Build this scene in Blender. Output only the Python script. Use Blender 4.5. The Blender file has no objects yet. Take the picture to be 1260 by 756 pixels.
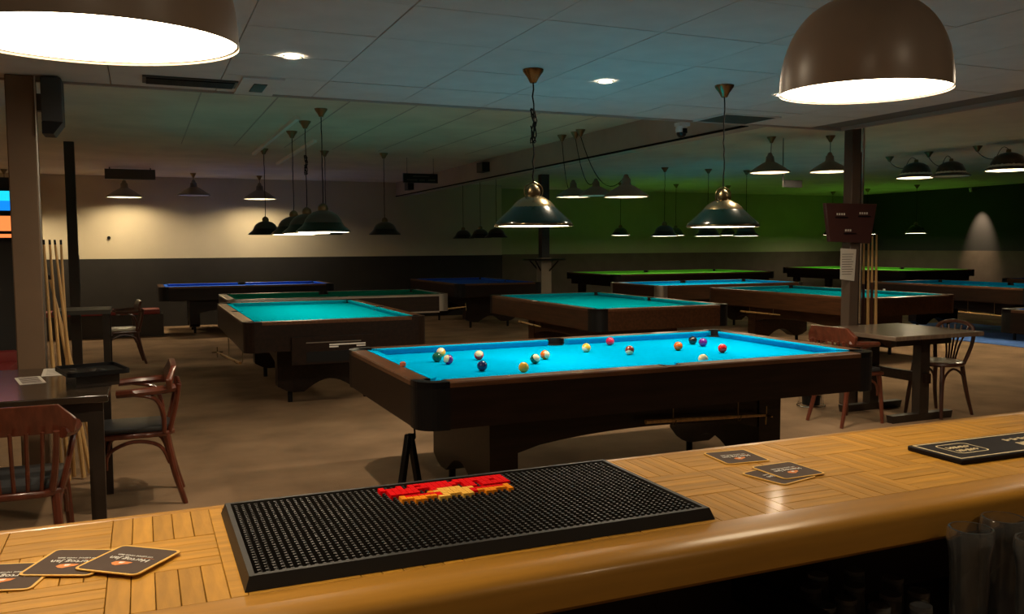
import bpy, bmesh, math, random
from mathutils import Vector, Matrix
random.seed(7)
S = bpy.context.scene
COL = S.collection
PI = math.pi

# ------------------------------------------------------------------ camera
# room frame: X to the right along the bar, Y away from the bar, Z up; the camera stands behind the bar
F_PX, PITCH, ROLL, CAM_H, YAW = 1062.6, .0708, -.0056, 1.438, .4045
def _cam_axes():
    cp, sp, cr, sr = math.cos(PITCH), math.sin(PITCH), math.cos(ROLL), math.sin(ROLL)
    fwd = Vector((0, cp, -sp)); up = Vector((0, sp, cp)); rt = Vector((1, 0, 0))
    rt2 = cr*rt + sr*up; up2 = -sr*rt + cr*up
    c, s = math.cos(YAW), math.sin(YAW)
    room = lambda v: Vector((v.x*c + v.y*s, -v.x*s + v.y*c, v.z))
    return room(rt2), room(up2), room(fwd)
RT, UP, FW = _cam_axes()
cam_d = bpy.data.cameras.new('camera'); cam = bpy.data.objects.new('camera', cam_d); COL.objects.link(cam)
cam_d.sensor_width = 36; cam_d.lens = F_PX/1260*36; cam_d.clip_start = .02; cam_d.clip_end = 100
M4 = Matrix((RT, UP, -FW)).transposed().to_4x4(); M4.translation = (0, 0, CAM_H)
cam.matrix_world = M4
S.camera = cam
# ------------------------------------------------------------------ world, exposure
w = bpy.data.worlds.new('world'); S.world = w; w.use_nodes = True
w.node_tree.nodes['Background'].inputs[0].default_value = (.5, .45, .4, 1)
w.node_tree.nodes['Background'].inputs[1].default_value = .02
S.view_settings.view_transform = 'Standard'
S.view_settings.look = 'None'
S.view_settings.gamma = 1
S.view_settings.use_curve_mapping = False
S.view_settings.exposure = 1.58
S.cycles.max_bounces = 8; S.cycles.diffuse_bounces = 5; S.cycles.glossy_bounces = 4
S.cycles.transmission_bounces = 10; S.cycles.transparent_max_bounces = 10
S.cycles.sample_clamp_indirect = 6; S.cycles.use_denoising = True
S.cycles.caustics_reflective = False; S.cycles.caustics_refractive = False
POWER_TABLE = 7.8     # radiance of the table lamps' diffusers
POWER_FAR = 6.2
POWER_CONE = 36.0
POWER_BAR = 5.8
POWER_SPOT = 700.0

# ------------------------------------------------------------------ materials
MATS = {}
def mat(name, col, rough=.6, metal=0., spec=.5, var=0., scale=8., bump=0., bscale=40., grain=None, emit=None, estr=0., trans=0., rnd=0., coat=0., stretch=(1,1,1), col2=None):
    m = bpy.data.materials.new(name); m.use_nodes = True
    nt = m.node_tree; N = nt.nodes; Lk = nt.links
    p = N['Principled BSDF']
    p.inputs['Base Color'].default_value = (*col, 1)
    p.inputs['Roughness'].default_value = rough; p.inputs['Metallic'].default_value = metal
    p.inputs['Specular IOR Level'].default_value = spec
    if coat: p.inputs['Coat Weight'].default_value = coat; p.inputs['Coat Roughness'].default_value = .12
    if trans: p.inputs['Transmission Weight'].default_value = trans
    if emit: p.inputs['Emission Color'].default_value = (*emit, 1); p.inputs['Emission Strength'].default_value = estr
    tc = mp = None
    def coords():
        nonlocal tc, mp
        if tc is None:
            tc = N.new('ShaderNodeTexCoord'); mp = N.new('ShaderNodeMapping')
            mp.inputs['Scale'].default_value = stretch
            Lk.new(tc.outputs['Object'], mp.inputs['Vector'])
        return mp.outputs['Vector']
    src = None
    if var or grain:
        no = N.new('ShaderNodeTexNoise'); no.inputs['Scale'].default_value = scale; no.inputs['Detail'].default_value = 5
        if grain: no.inputs['Distortion'].default_value = 1.2
        Lk.new(coords(), no.inputs['Vector'])
        cr = N.new('ShaderNodeValToRGB')
        c2 = col2 or tuple(min(1, c*(1+var)) for c in col); c1 = tuple(c*(1-var) for c in col)
        cr.color_ramp.elements[0].position = .32; cr.color_ramp.elements[1].position = .68
        cr.color_ramp.elements[0].color = (*c1, 1); cr.color_ramp.elements[1].color = (*c2, 1)
        Lk.new(no.outputs['Fac'], cr.inputs['Fac']); src = cr.outputs['Color']
    if rnd:
        oi = N.new('ShaderNodeObjectInfo'); hs = N.new('ShaderNodeHueSaturation')
        mr = N.new('ShaderNodeMapRange'); mr.inputs['To Min'].default_value = 1-rnd; mr.inputs['To Max'].default_value = 1+rnd
        Lk.new(oi.outputs['Random'], mr.inputs['Value']); Lk.new(mr.outputs['Result'], hs.inputs['Value'])
        if src: Lk.new(src, hs.inputs['Color'])
        else: hs.inputs['Color'].default_value = (*col, 1)
        src = hs.outputs['Color']
    if src: Lk.new(src, p.inputs['Base Color'])
    if bump:
        nb = N.new('ShaderNodeTexNoise'); nb.inputs['Scale'].default_value = bscale; nb.inputs['Detail'].default_value = 3
        Lk.new(coords(), nb.inputs['Vector'])
        b = N.new('ShaderNodeBump'); b.inputs['Strength'].default_value = bump; b.inputs['Distance'].default_value = .01
        Lk.new(nb.outputs['Fac'], b.inputs['Height']); Lk.new(b.outputs['Normal'], p.inputs['Normal'])
    MATS[name] = m
    return m

mat('carpet', (.27, .175, .105), .95, spec=.1, var=.28, scale=1.6, bump=.5, bscale=260)
mat('ceiling_tile', (.70, .69, .66), .9, spec=.15, var=.05, scale=5, bump=.15, bscale=120)
mat('ceiling_grid', (.16, .16, .15), .7)
mat('ceiling_far', (.70, .64, .54), .9, spec=.1, var=.08, scale=2)
mat('beam_paint', (.45, .38, .33), .85, var=.06, scale=3)
mat('wall_cream', (.60, .52, .37), .85, spec=.2, var=.06, scale=1.2)
mat('wall_dado', (.019, .016, .0135), .8, var=.15, scale=3)
mat('wall_green', (.40, .39, .25), .85, spec=.2, var=.08, scale=1.2)
mat('dado_brown', (.12, .09, .068), .8, var=.12, scale=3)
mat('wall_black', (.022, .021, .022), .75)
mat('wall_beige', (.40, .33, .25), .85, var=.06, scale=2)
mat('post_paint', (.20, .125, .075), .6, var=.08, scale=3)
mat('post_column', (.085, .055, .038), .55, var=.1, scale=3)
mat('post_dark', (.045, .033, .026), .6, var=.1, scale=3)
mat('cloth_blue', (.0, .31, .60), .9, spec=0., var=.05, scale=30)
mat('cloth_teal', (.0, .28, .38), .9, spec=0., var=.05, scale=30)
mat('cloth_green', (.13, .52, .05), .9, spec=0., var=.05, scale=30)
mat('cloth_darkgreen', (.005, .20, .13), .9, spec=0., var=.05, scale=30)
mat('cloth_royal', (.04, .15, .70), .9, spec=0., var=.05, scale=30)
mat('wood_table', (.013, .0055, .003), .40, spec=.25, var=.35, scale=6, stretch=(.6, 6, 6), coat=.08)
mat('wood_rail', (.11, .045, .019), .30, var=.30, scale=7, stretch=(.8, 6, 6), coat=.4)
mat('wood_table_red', (.058, .022, .008), .42, spec=.3, var=.3, scale=6, stretch=(.6, 6, 6), coat=.08)
mat('black_plastic', (.005, .005, .006), .45, spec=.25)
mat('black_gloss', (.004, .004, .005), .28, spec=.3, coat=.1)
mat('silver', (.62, .60, .56), .28, metal=1.)
mat('chrome', (.75, .74, .72), .12, metal=1.)
mat('brass', (.30, .23, .12), .25, metal=1.)
mat('brass_dark', (.20, .15, .08), .35, metal=1.)
mat('enamel_green', (.002, .011, .008), .18, spec=.35, coat=.12)
mat('enamel_grey', (.16, .14, .115), .4, coat=.2)
mat('enamel_dark', (.035, .032, .028), .3, coat=.3)
mat('enamel_dome', (.34, .27, .22), .35, var=.04, scale=5)
mat('shade_white', (.8, .78, .72), .6)
mat('cable', (.010, .010, .010), .8, spec=.1)
mat('bar_wood', (.46, .225, .028), .52, spec=.18, var=.18, scale=7, stretch=(1.2, 9, 9), rnd=.14, coat=.04, bump=.06, bscale=30)
mat('bar_edge', (.42, .20, .028), .34, var=.14, scale=5, stretch=(.6, 8, 8), spec=.35, coat=.12)
mat('bar_under', (.030, .014, .008), .6, var=.2, scale=4)
mat('rubber', (.012, .010, .009), .48, spec=.35)
mat('rubber_red', (.80, .002, .005), .8, spec=.05)
mat('rubber_orange', (.90, .28, .01), .8, spec=.05)
mat('rubber_yellow', (.92, .52, .09), .8, spec=.05)
mat('coaster_brown', (.080, .052, .040), .7, spec=.15, var=.06, scale=30)
mat('coaster_gold', (.70, .40, .06), .55)
mat('coaster_orange', (.75, .22, .03), .6)
mat('print_cream', (.80, .66, .42), .6)
mat('print_white', (.82, .80, .76), .6)
mat('runner_black', (.010, .007, .008), .6, spec=.15)
mat('chair_wood', (.115, .028, .014), .30, var=.3, scale=8, stretch=(4, 4, 1), coat=.4)
mat('chair_wood_dark', (.060, .020, .012), .32, var=.3, scale=8, stretch=(4, 4, 1), coat=.4)
mat('seat_vinyl', (.040, .042, .045), .35)
mat('seat_pale', (.55, .47, .36), .35)
mat('seat_red', (.20, .018, .016), .55)
mat('wood_dark_top', (.040, .027, .018), .22, var=.3, scale=6, stretch=(1, 7, 1), coat=.4)
mat('wood_dark', (.022, .015, .011), .4, var=.3, scale=6, coat=.1)
mat('table_mid_top', (.17, .12, .085), .28, var=.25, scale=6, stretch=(7, 1, 1), coat=.4)
mat('cue_wood', (.52, .31, .12), .35, var=.2, scale=9, stretch=(6, 6, .5))
mat('cue_dark', (.05, .018, .012), .3)
mat('paper', (.62, .57, .50), .8)
mat('print_dark', (.10, .08, .07), .8)
mat('board_red', (.055, .018, .015), .5, var=.1, scale=5)
mat('grey_box', (.075, .070, .062), .6)
mat('speaker_blue', (.055, .060, .064), .6)
mat('steel_dark', (.09, .085, .08), .4, metal=.7)
mat('chalk_orange', (.60, .13, .05), .8)
mat('lamp_on', (1, 1, 1), .5, emit=(1., .86, .62), estr=POWER_TABLE)
mat('lamp_far', (1, 1, 1), .5, emit=(1., .82, .55), estr=POWER_FAR)
mat('lamp_cone', (1, 1, 1), .5, emit=(1., .80, .50), estr=POWER_CONE)
mat('lamp_bar', (1, 1, 1), .5, emit=(1., .80, .52), estr=POWER_BAR)
mat('lamp_spot', (1, 1, 1), .5, emit=(1., .80, .55), estr=POWER_SPOT)
mat('lamp_fill_spot', (1, 1, 1), .5, emit=(1., .80, .55), estr=120.0)  # bulbs of the fill spots added over the staff side
mat('lamp_off', (.25, .23, .2), .5)
mat('screen_blue', (0, 0, 0), .3, emit=(.005, .20, .90), estr=.5)
mat('screen_cyan', (0, 0, 0), .3, emit=(.01, .55, .80), estr=.5)
mat('screen_orange', (0, 0, 0), .3, emit=(1., .24, .06), estr=.45)
mat('screen_pink', (0, 0, 0), .3, emit=(.9, .35, .75), estr=.9)
def glass_mat(name='glass', tw=.965):
    m = bpy.data.materials.new(name); m.use_nodes = True
    p = m.node_tree.nodes['Principled BSDF']
    p.inputs['Base Color'].default_value = (.96, .97, .97, 1); p.inputs['Roughness'].default_value = .025
    p.inputs['Transmission Weight'].default_value = tw; p.inputs['IOR'].default_value = 1.52
    MATS[name] = m
glass_mat(); glass_mat('glass_milky', .82)  # second glass made milkier so the tumblers show brighter in the shade

# ------------------------------------------------------------------ mesh helpers
class MB:
    def __init__(s): s.v = []; s.f = []
    def add(s, vs, fs):
        o = len(s.v); s.v += [tuple(v) for v in vs]; s.f += [tuple(i+o for i in f) for f in fs]; return s
    def box(s, x0, x1, y0, y1, z0, z1, t=0.):
        a, b = (x0, x1), (y0, y1)
        vs = [(x0+t, y0+t, z0), (x1-t, y0+t, z0), (x1-t, y1-t, z0), (x0+t, y1-t, z0), (x0, y0, z1), (x1, y0, z1), (x1, y1, z1), (x0, y1, z1)]
        return s.add(vs, [(3, 2, 1, 0), (4, 5, 6, 7), (0, 1, 5, 4), (1, 2, 6, 5), (2, 3, 7, 6), (3, 0, 4, 7)])
    def cham(s, x0, x1, y0, y1, z0, z1, c):
        # box whose top edges are chamfered
        vs = []
        for (zz, i) in ((z0, 0), (z1-c, 0), (z1, c)):
            vs += [(x0+i, y0+i, zz), (x1-i, y0+i, zz), (x1-i, y1-i, zz), (x0+i, y1-i, zz)]
        fs = [(3, 2, 1, 0), (8, 9, 10, 11)]
        for k in (0, 4):
            for i in range(4): fs.append((k+i, k+(i+1) % 4, k+4+(i+1) % 4, k+4+i))
        return s.add(vs, fs)
    def cyl(s, p0, p1, r0, r1=None, n=12, caps=True):
        r1 = r0 if r1 is None else r1
        p0, p1 = Vector(p0), Vector(p1); d = (p1-p0).normalized()
        a = d.orthogonal().normalized(); b = d.cross(a)
        vs = []
        for p, r in ((p0, r0), (p1, r1)):
            for i in range(n):
                t = 2*PI*i/n; vs.append(p + a*math.cos(t)*r + b*math.sin(t)*r)
        fs = [(i, (i+1) % n, n+(i+1) % n, n+i) for i in range(n)]
        if caps: fs += [tuple(range(n))[::-1], tuple(range(n, 2*n))]
        return s.add(vs, fs)
    def tube(s, pts, r, n=8):
        pts = [Vector(p) for p in pts]; k = len(pts); vs = []; fs = []
        rr = list(r) if isinstance(r, (list, tuple)) else [r]*k
        if 3 <= k <= 10:      # round the bends (Catmull-Rom)
            q = []; q_r = []
            for i in range(k-1):
                a_, b_, c_, d_ = pts[max(i-1, 0)], pts[i], pts[i+1], pts[min(i+2, k-1)]
                for j in range(4):
                    t = j/4; q.append(.5*((2*b_)+(c_-a_)*t+(2*a_-5*b_+4*c_-d_)*t*t+(3*b_-a_-3*c_+d_)*t**3)); q_r.append(rr[i]+(rr[i+1]-rr[i])*t)
            q.append(pts[-1]); q_r.append(rr[-1]); pts, rr, k = q, q_r, len(q)
        a = None
        for i, p in enumerate(pts):
            d = (pts[min(i+1, k-1)] - pts[max(i-1, 0)]).normalized()
            if a is None: a = d.orthogonal().normalized()
            else: a = (a - d*a.dot(d)).normalized()
            b = d.cross(a)
            for j in range(n):
                t = 2*PI*j/n; vs.append(p + (a*math.cos(t) + b*math.sin(t))*rr[i])
        for i in range(k-1):
            for j in range(n): fs.append((i*n+j, i*n+(j+1) % n, (i+1)*n+(j+1) % n, (i+1)*n+j))
        fs += [tuple(range(n))[::-1], tuple(range((k-1)*n, k*n))]
        return s.add(vs, fs)
    def lathe(s, prof, n=24, c=(0, 0, 0)):
        vs = []; fs = []; k = len(prof)
        for r, z in prof:
            for j in range(n):
                t = 2*PI*j/n; vs.append((c[0]+r*math.cos(t), c[1]+r*math.sin(t), c[2]+z))
        for i in range(k-1):
            for j in range(n): fs.append((i*n+j, i*n+(j+1) % n, (i+1)*n+(j+1) % n, (i+1)*n+j))
        return s.add(vs, fs)
    def prism(s, poly, z0, z1):
        n = len(poly); vs = [(x, y, z0) for x, y in poly] + [(x, y, z1) for x, y in poly]
        return s.add(vs, [tuple(range(n))[::-1], tuple(range(n, 2*n))] + [(i, (i+1) % n, n+(i+1) % n, n+i) for i in range(n)])
    def slab(s, poly, fn, d0, d1):
        # polygon extruded in any plane: fn(u, v, d) -> point
        n = len(poly); vs = [fn(u, v, d0) for u, v in poly] + [fn(u, v, d1) for u, v in poly]
        return s.add(vs, [tuple(range(n))[::-1], tuple(range(n, 2*n))] + [(i, (i+1) % n, n+(i+1) % n, n+i) for i in range(n)])
    def disc(s, r, z, n=24, c=(0, 0)):
        return s.add([(c[0]+r*math.cos(2*PI*i/n), c[1]+r*math.sin(2*PI*i/n), z) for i in range(n)], [tuple(range(n))])
    def mesh(s, name, m, smooth=False, bevel=0., seg=2):
        me = bpy.data.meshes.new(name); me.from_pydata(s.v, [], s.f)
        bm = bmesh.new(); bm.from_mesh(me)
        bmesh.ops.recalc_face_normals(bm, faces=bm.faces)
        if bevel: bmesh.ops.bevel(bm, geom=[e for e in bm.edges if e.is_manifold and e.calc_face_angle(0) > .5], offset=bevel, segments=seg, affect='EDGES', profile=.6)
        bm.to_mesh(me); bm.free()
        if smooth or bevel:
            for p in me.polygons: p.use_smooth = True
            me.set_sharp_from_angle(angle=math.radians(38))
        me.materials.append(MATS[m]); return me
    def build(s, name, m, parent=None, smooth=False, bevel=0., seg=2, **kw):
        return obj(name, s.mesh(name, m, smooth, bevel, seg), parent, **kw)

def obj(name, me, parent=None, loc=None, rot=None, label=None, cat=None, group=None, kind=None):
    o = bpy.data.objects.new(name, me); COL.objects.link(o)
    if parent: o.parent = parent
    if loc is not None: o.location = loc
    if rot is not None: o.rotation_euler = rot
    return tag(o, label, cat, group, kind)
def tag(o, label=None, cat=None, group=None, kind=None):
    if label: o['label'] = label
    if cat: o['category'] = cat
    if group: o['group'] = group
    if kind: o['kind'] = kind
    return o
def thing(name, label, cat, loc=(0, 0, 0), rz=0., group=None):
    return obj(name, None, None, loc, (0, 0, rz), label, cat, group)
TXT = {}
def text(name, body, m, size, parent, loc, rot=(0, 0, 0), align='CENTER', ext=0.0003):
    k = (body, m, size)
    if k not in TXT:
        cu = bpy.data.curves.new(name, 'FONT'); cu.body = body; cu.size = size; cu.align_x = align; cu.align_y = 'CENTER'
        cu.extrude = ext; cu.resolution_u = 2
        o = bpy.data.objects.new(name, cu); COL.objects.link(o)
        me = bpy.data.meshes.new_from_object(o.evaluated_get(bpy.context.evaluated_depsgraph_get()))
        me.name = name; me.materials.clear(); me.materials.append(MATS[m])
        bpy.data.objects.remove(o); bpy.data.curves.remove(cu); TXT[k] = me
    return obj(name, TXT[k], parent, loc, rot)

# ------------------------------------------------------------------ the room
X0, X1 = -4.0, 17.5           # left wall, right wall
Y0, YB, YG = -1.2, 17.0, 18.0 # wall behind the bar, cream back wall, green back wall
ZL, ZH = 2.45, 2.72           # low tiled ceiling, high ceiling
DADO = 1.245
XS = 7.05                     # where the cream wall ends and the green one begins
def struct(name, mb, m, parent=None, **k): return mb.build(name, m, parent, kind=None if parent else 'structure', **k)
struct('floor', MB().box(X0, X1, Y0, YG+.1, -.1, 0), 'carpet')
# high ceiling
cf = struct('ceiling', MB().box(X0, X1, 5.98, YG+.1, ZH, ZH+.1), 'ceiling_far')
struct('ceiling_side', MB().box(5.76, X1, Y0, 5.98, ZH, ZH+.1), 'ceiling_far')
for x, y0, y1 in ((1.45, 8.7, 12.3), (1.95, 10.5, 13.6)):
    MB().box(x-.02, x+.02, y0, y1, ZH-.035, ZH).build('ceiling_strip', 'print_white', cf)
for k in range(7):
    MB().box(.5+k*.62-.006, .5+k*.62+.006, 6.05, 11.5, ZH-.003, ZH).build('ceiling_strip', 'beam_paint', cf)
# low tiled ceiling: every tile is a piece in a grid
lc = struct('ceiling_low', MB().box(X0, 5.76, Y0, 5.98, ZL+.02, ZH+.1), 'ceiling_grid')
tile = MB().cham(-.3045, .3045, -.297, .297, -.02, .0, .0).mesh('ceiling_panel', 'ceiling_tile')
tile.transform(Matrix.Scale(-1, 4, (0, 0, 1))); tile.flip_normals()
for i in range(-3, 8):
    for j in range(0, 7):
        x = 1.10+.3+.615*i; y = 5.68-.6*j
        if x > 5.6: continue
        obj('ceiling_panel', tile, lc, (x, y, ZL + random.uniform(0, .003)))
MB().box(X0, 5.76, 5.97, 6.0, ZL-.012, ZH).build('ceiling_edge', 'beam_paint', lc)
MB().box(5.74, 5.78, Y0, 6.0, ZL-.012, ZH).build('ceiling_edge', 'beam_paint', lc)
# beam that carries the cords
tr = struct('trim_1', MB().box(4.75, 4.95, 6.0, YB, 2.44, ZH), 'beam_paint')
MB().box(4.742, 4.752, 6.0, YB, 2.432, 2.452).build('cable_rail', 'cable', tr)
# walls
wb = struct('wall_back', MB().box(X0, XS, YB, YB+.1, DADO, ZH), 'wall_cream')
struct('baseboard_back', MB().box(X0, XS, YB-.02, YB+.1, 0, DADO), 'wall_dado')
wg = struct('wall_far', MB().box(XS-1.2, X1, YG, YG+.1, DADO, ZH), 'wall_green')
struct('baseboard_far', MB().box(XS-1.2, X1, YG-.02, YG+.1, 0, DADO), 'dado_brown')
struct('wall_right', MB().box(X1, X1+.1, Y0, YG, DADO+.02, ZH), 'wall_black')
struct('baseboard_right', MB().box(X1-.02, X1+.1, Y0, YG, 0, DADO+.02), 'dado_brown')
struct('wall_left', MB().box(X0-.1, X0, Y0, YB, 0, ZH), 'wall_beige')
struct('wall_front', MB().box(X0, X1, Y0-.1, Y0, 0, ZH), 'wall_beige')
MB().cyl((-.52, YB-.03, 1.62), (-.52, YB, 1.62), .03, n=12).build('wall_knob', 'black_plastic', wb)

# ------------------------------------------------------------------ posts
p1 = thing('ceiling_post', 'brown square post beside the leaning cues at the left', 'post', (-.622, 5.9, 0))
MB().box(-.075, .075, -.075, .075, 0, ZL).build('shaft', 'post_paint', p1, bevel=.006, seg=1)
MB().box(.075, .083, -.07, -.055, .2, ZL).build('corner_strip', 'silver', p1)
p2 = thing('ceiling_post', 'thin dark post in front of the cream back wall', 'post', (-.76, 11.8, 0))
MB().box(-.055, .055, -.055, .055, 0, ZH).build('shaft', 'post_dark', p2)
MB().box(.056, .062, -.02, .02, .9, 1.35).build('notice_strip', 'grey_box', p2)
p3 = thing('ceiling_post', 'square column carrying the scoreboard and notice beside the right table', 'post', (5.80, 5.89, 0))
MB().box(-.052, .052, -.052, .052, 0, ZL).build('shaft', 'post_column', p3, bevel=.006, seg=1)
MB().box(.06, .125, .0, .07, 0, 2.25).build('back_shaft', 'post_dark', p3)
MB().cyl((.062, -.062, .73), (.062, -.062, ZL), .012, n=8).build('conduit', 'chrome', p3)
p4 = thing('ceiling_post', 'dark post with a round ledge standing before the green wall', 'post', (6.74, 14.25, 0))
MB().box(-.075, .075, -.075, .075, 1.22, ZH).build('shaft', 'post_dark', p4)
MB().box(-.10, .10, -.10, .10, 0, 1.22).build('shaft_base', 'wall_beige', p4)
MB().lathe([(.0, 1.17), (.38, 1.17), (.40, 1.185), (.38, 1.20), (0, 1.20)], 24).build('ledge', 'wood_table', p4, smooth=True)
for a in range(4):
    t = a*PI/2+.6
    MB().tube([(.08*math.cos(t), .08*math.sin(t), .95), (.3*math.cos(t), .3*math.sin(t), 1.165)], .014, 6).build('bracket', 'wood_table', p4)

# partition with the screens at the far left
struct('wall_partition', MB().box(-3.2, -.97, 9.3, 9.45, 0, 2.10), 'wall_black')
def screen(z0, z1, label, m1, m2, m3):
    t = thing('wall_screen', label, 'screen', (-1.26, 9.28, z0))
    h = z1-z0
    MB().box(-.24, .24, -.05, .019, 0, h).build('casing', 'black_plastic', t)
    MB().box(-.22, .22, -.053, -.05, .02, h*.5).build('picture_low', m1, t)
    MB().box(-.22, .22, -.053, -.05, h*.5, h-.02).build('picture_high', m2, t)
    MB().box(-.22, .22, -.055, -.053, h*.22, h*.34).build('picture_band', m3, t)
screen(1.77, 1.99, 'screen glowing blue on the dark partition, upper of two', 'screen_blue', 'screen_cyan', 'screen_blue')
screen(1.52, 1.76, 'screen glowing orange on the dark partition, lower of two', 'screen_orange', 'screen_orange', 'black_plastic')

# ------------------------------------------------------------------ bar counter
ZBAR = 1.0314
bar = thing('bar_counter', 'long wooden bar counter with parquet top and rounded nosing', 'counter', (0, 0, 0))
BX0, BX1 = -2.2, 3.6
MB().box(BX0, BX1, .99, 1.41, ZBAR-.05, ZBAR-.012).build('core', 'bar_under', bar)
MB().box(BX0, BX1, 1.36, 1.40, .0, ZBAR-.05).build('front_panel', 'bar_under', bar)
MB().box(BX0, BX1, 1.398, 1.416, ZBAR-.04, ZBAR).build('edge_strip', 'bar_edge', bar, bevel=.003)
prof = [(1.026, ZBAR), (.985, ZBAR-.0005), (.967, ZBAR-.004), (.957, ZBAR-.011), (.953, ZBAR-.02), (.953, ZBAR-.052), (.958, ZBAR-.058), (1.026, ZBAR-.058)]
MB().slab(prof, lambda u, v, d: (d, u, v), BX0, BX1).build('nosing', 'bar_edge', bar, smooth=True)
MB().box(BX0, BX1, .985, 1.36, .665, .69).build('shelf', 'bar_under', bar)
MB().cyl((.95, .985, .735), (2.4, .985, .735), .006, n=8).build('shelf_rail', 'silver', bar)
MB().box(.083, .1025, 1.027, 1.397, ZBAR-.012, ZBAR).build('plank', 'bar_wood', bar, bevel=.0008, seg=1)
CW = .1345; ROWS = ((1.0265, 1.1500), (1.1503, 1.2737), (1.274, 1.3975))
pk = {}
def plank(x0, x1, y0, y1):
    lx, ly = round(x1-x0, 4), round(y1-y0, 4); vert = ly > lx
    k = (lx, ly)
    if k not in pk:
        a, b = (ly, lx) if vert else (lx, ly)
        me = MB().box(-a/2+.0004, a/2-.0004, -b/2+.0004, b/2-.0004, -.012, 0).mesh('plank', 'bar_wood', bevel=.0007, seg=1)
        pk[k] = me
    obj('plank', pk[k], bar, ((x0+x1)/2, (y0+y1)/2, ZBAR+random.uniform(-.0004, .0002)), (0, 0, PI/2 if vert else 0))
cols = [.083-CW*(i+1) for i in range(3)] + [.1025+CW*i for i in range(17)]
for i, x in enumerate(sorted(cols)):
    for r, (y0, y1) in enumerate(ROWS):
        if (i+r) % 2 == 0:
            for k in range(5): plank(x+CW/5*k, x+CW/5*(k+1), y0, y1)
        else:
            h = (y1-y0)/4
            for k in range(4): plank(x, x+CW, y0+h*k, y0+h*(k+1))
MB().box(BX0, min(cols), 1.0265, 1.3975, ZBAR-.012, ZBAR).build('end_board', 'bar_edge', bar)
MB().box(max(cols)+CW, BX1, 1.0265, 1.3975, ZBAR-.012, ZBAR).build('end_board', 'bar_edge', bar)

# rubber mat
mt = thing('bar_mat', 'black rubber bar mat with red and yellow flame emblem', 'bar mat', (.434, 1.2015, ZBAR))
MX, MY, MZ = .331, .162, .017
def frame_mat():
    mb = MB(); a = (.331, .162); top = (.329, .160); inn = (.322, .153)
    lv = [(a[0]+.004, a[1]+.004, 0.0005), (top[0], top[1], MZ), (inn[0], inn[1], MZ), (inn[0]-.002, inn[1]-.002, .004)]
    vs = []
    for x, y, z in lv: vs += [(-x, -y, z), (x, -y, z), (x, y, z), (-x, y, z)]
    fs = [(12, 13, 14, 15), (3, 2, 1, 0)]
    for k in (0, 4, 8):
        for i in range(4): fs.append((k+i, k+(i+1) % 4, k+4+(i+1) % 4, k+4+i))
    return mb.add(vs, fs)
frame_mat().build('tray', 'rubber', mt)
nubs, red, yel, ora = MB(), MB(), MB(), MB()
NX, NY = 66, 32
# emblem drawn on the nub grid, seen from the camera side (columns left to right, far row first)
LET = ["1100110111110111111001111101111111",
       "1111110110011111111101111101111111",
       "0111111111110111111100111001100111",
       "0011011110000111111000111001111111"]
def nub(mb, x, y, r, h, wide):
    n = 6
    if wide: # coloured blocks fill their cell
        vs = [(x-wide, y-wide*1.0, .004), (x+wide, y-wide, .004), (x+wide, y+wide, .004), (x-wide, y+wide, .004), (x-wide*.9, y-wide*.9, h), (x+wide*.9, y-wide*.9, h), (x+wide*.9, y+wide*.9, h), (x-wide*.9, y+wide*.9, h)]
        mb.add(vs, [(4, 5, 6, 7), (0, 1, 5, 4), (1, 2, 6, 5), (2, 3, 7, 6), (3, 0, 4, 7)]); return
    vs = [(x+r*math.cos(2*PI*i/n), y+r*math.sin(2*PI*i/n), .004) for i in range(n)] + [(x+r*.72*math.cos(2*PI*i/n), y+r*.72*math.sin(2*PI*i/n), h) for i in range(n)]
    mb.add(vs, [tuple(range(n, 2*n))] + [(i, (i+1) % n, n+(i+1) % n, n+i) for i in range(n)])
SXN, SYN = .640/NX, .302/NY
for i in range(NX):
    for j in range(NY):
        x = -.320+SXN*(i+.5); y = -.151+SYN*(j+.5)
        wx, wy = x+.434, y+1.2015
        inl = .338 < wx < .548 and 1.288 < wy < 1.345
        ye = .352 < wx < .545 and 1.247 < wy < 1.288+.018*math.exp(-((wx-.447)/.03)**2)
        # flame outline narrows to both tips
        u = (wx-.449)/.10
        if ye and wy > 1.262 + .004*math.sin(wx*160) - .0 and wy < 1.292+.02*(1-abs(u)) - .012*abs(u):
            core = abs(wy-(1.279+.012*u*u)) < .008 and (.2 < abs(u) < .85)
            nub(red if core else (yel if abs(u) < .3 else ora), x, y, 0, .0175, SXN*.5); continue
        if inl and wy > 1.30:
            c = int((wx-.338)/.210*34); rr = int((1.345-wy)/(1.345-1.30)*4)
            if LET[min(rr, 3)][min(c, 33)] == '1': nub(red, x, y, 0, .0175, SXN*.5); continue
        nub(nubs, x, y, .0036, .0150, 0)
nubs.build('rubber_nubs', 'rubber', mt, smooth=True, kind='stuff')
red.build('red_lettering', 'rubber_red', mt, kind='stuff')
yel.build('yellow_flame', 'rubber_yellow', mt, kind='stuff')
ora.build('orange_flame', 'rubber_orange', mt, kind='stuff')

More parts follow.
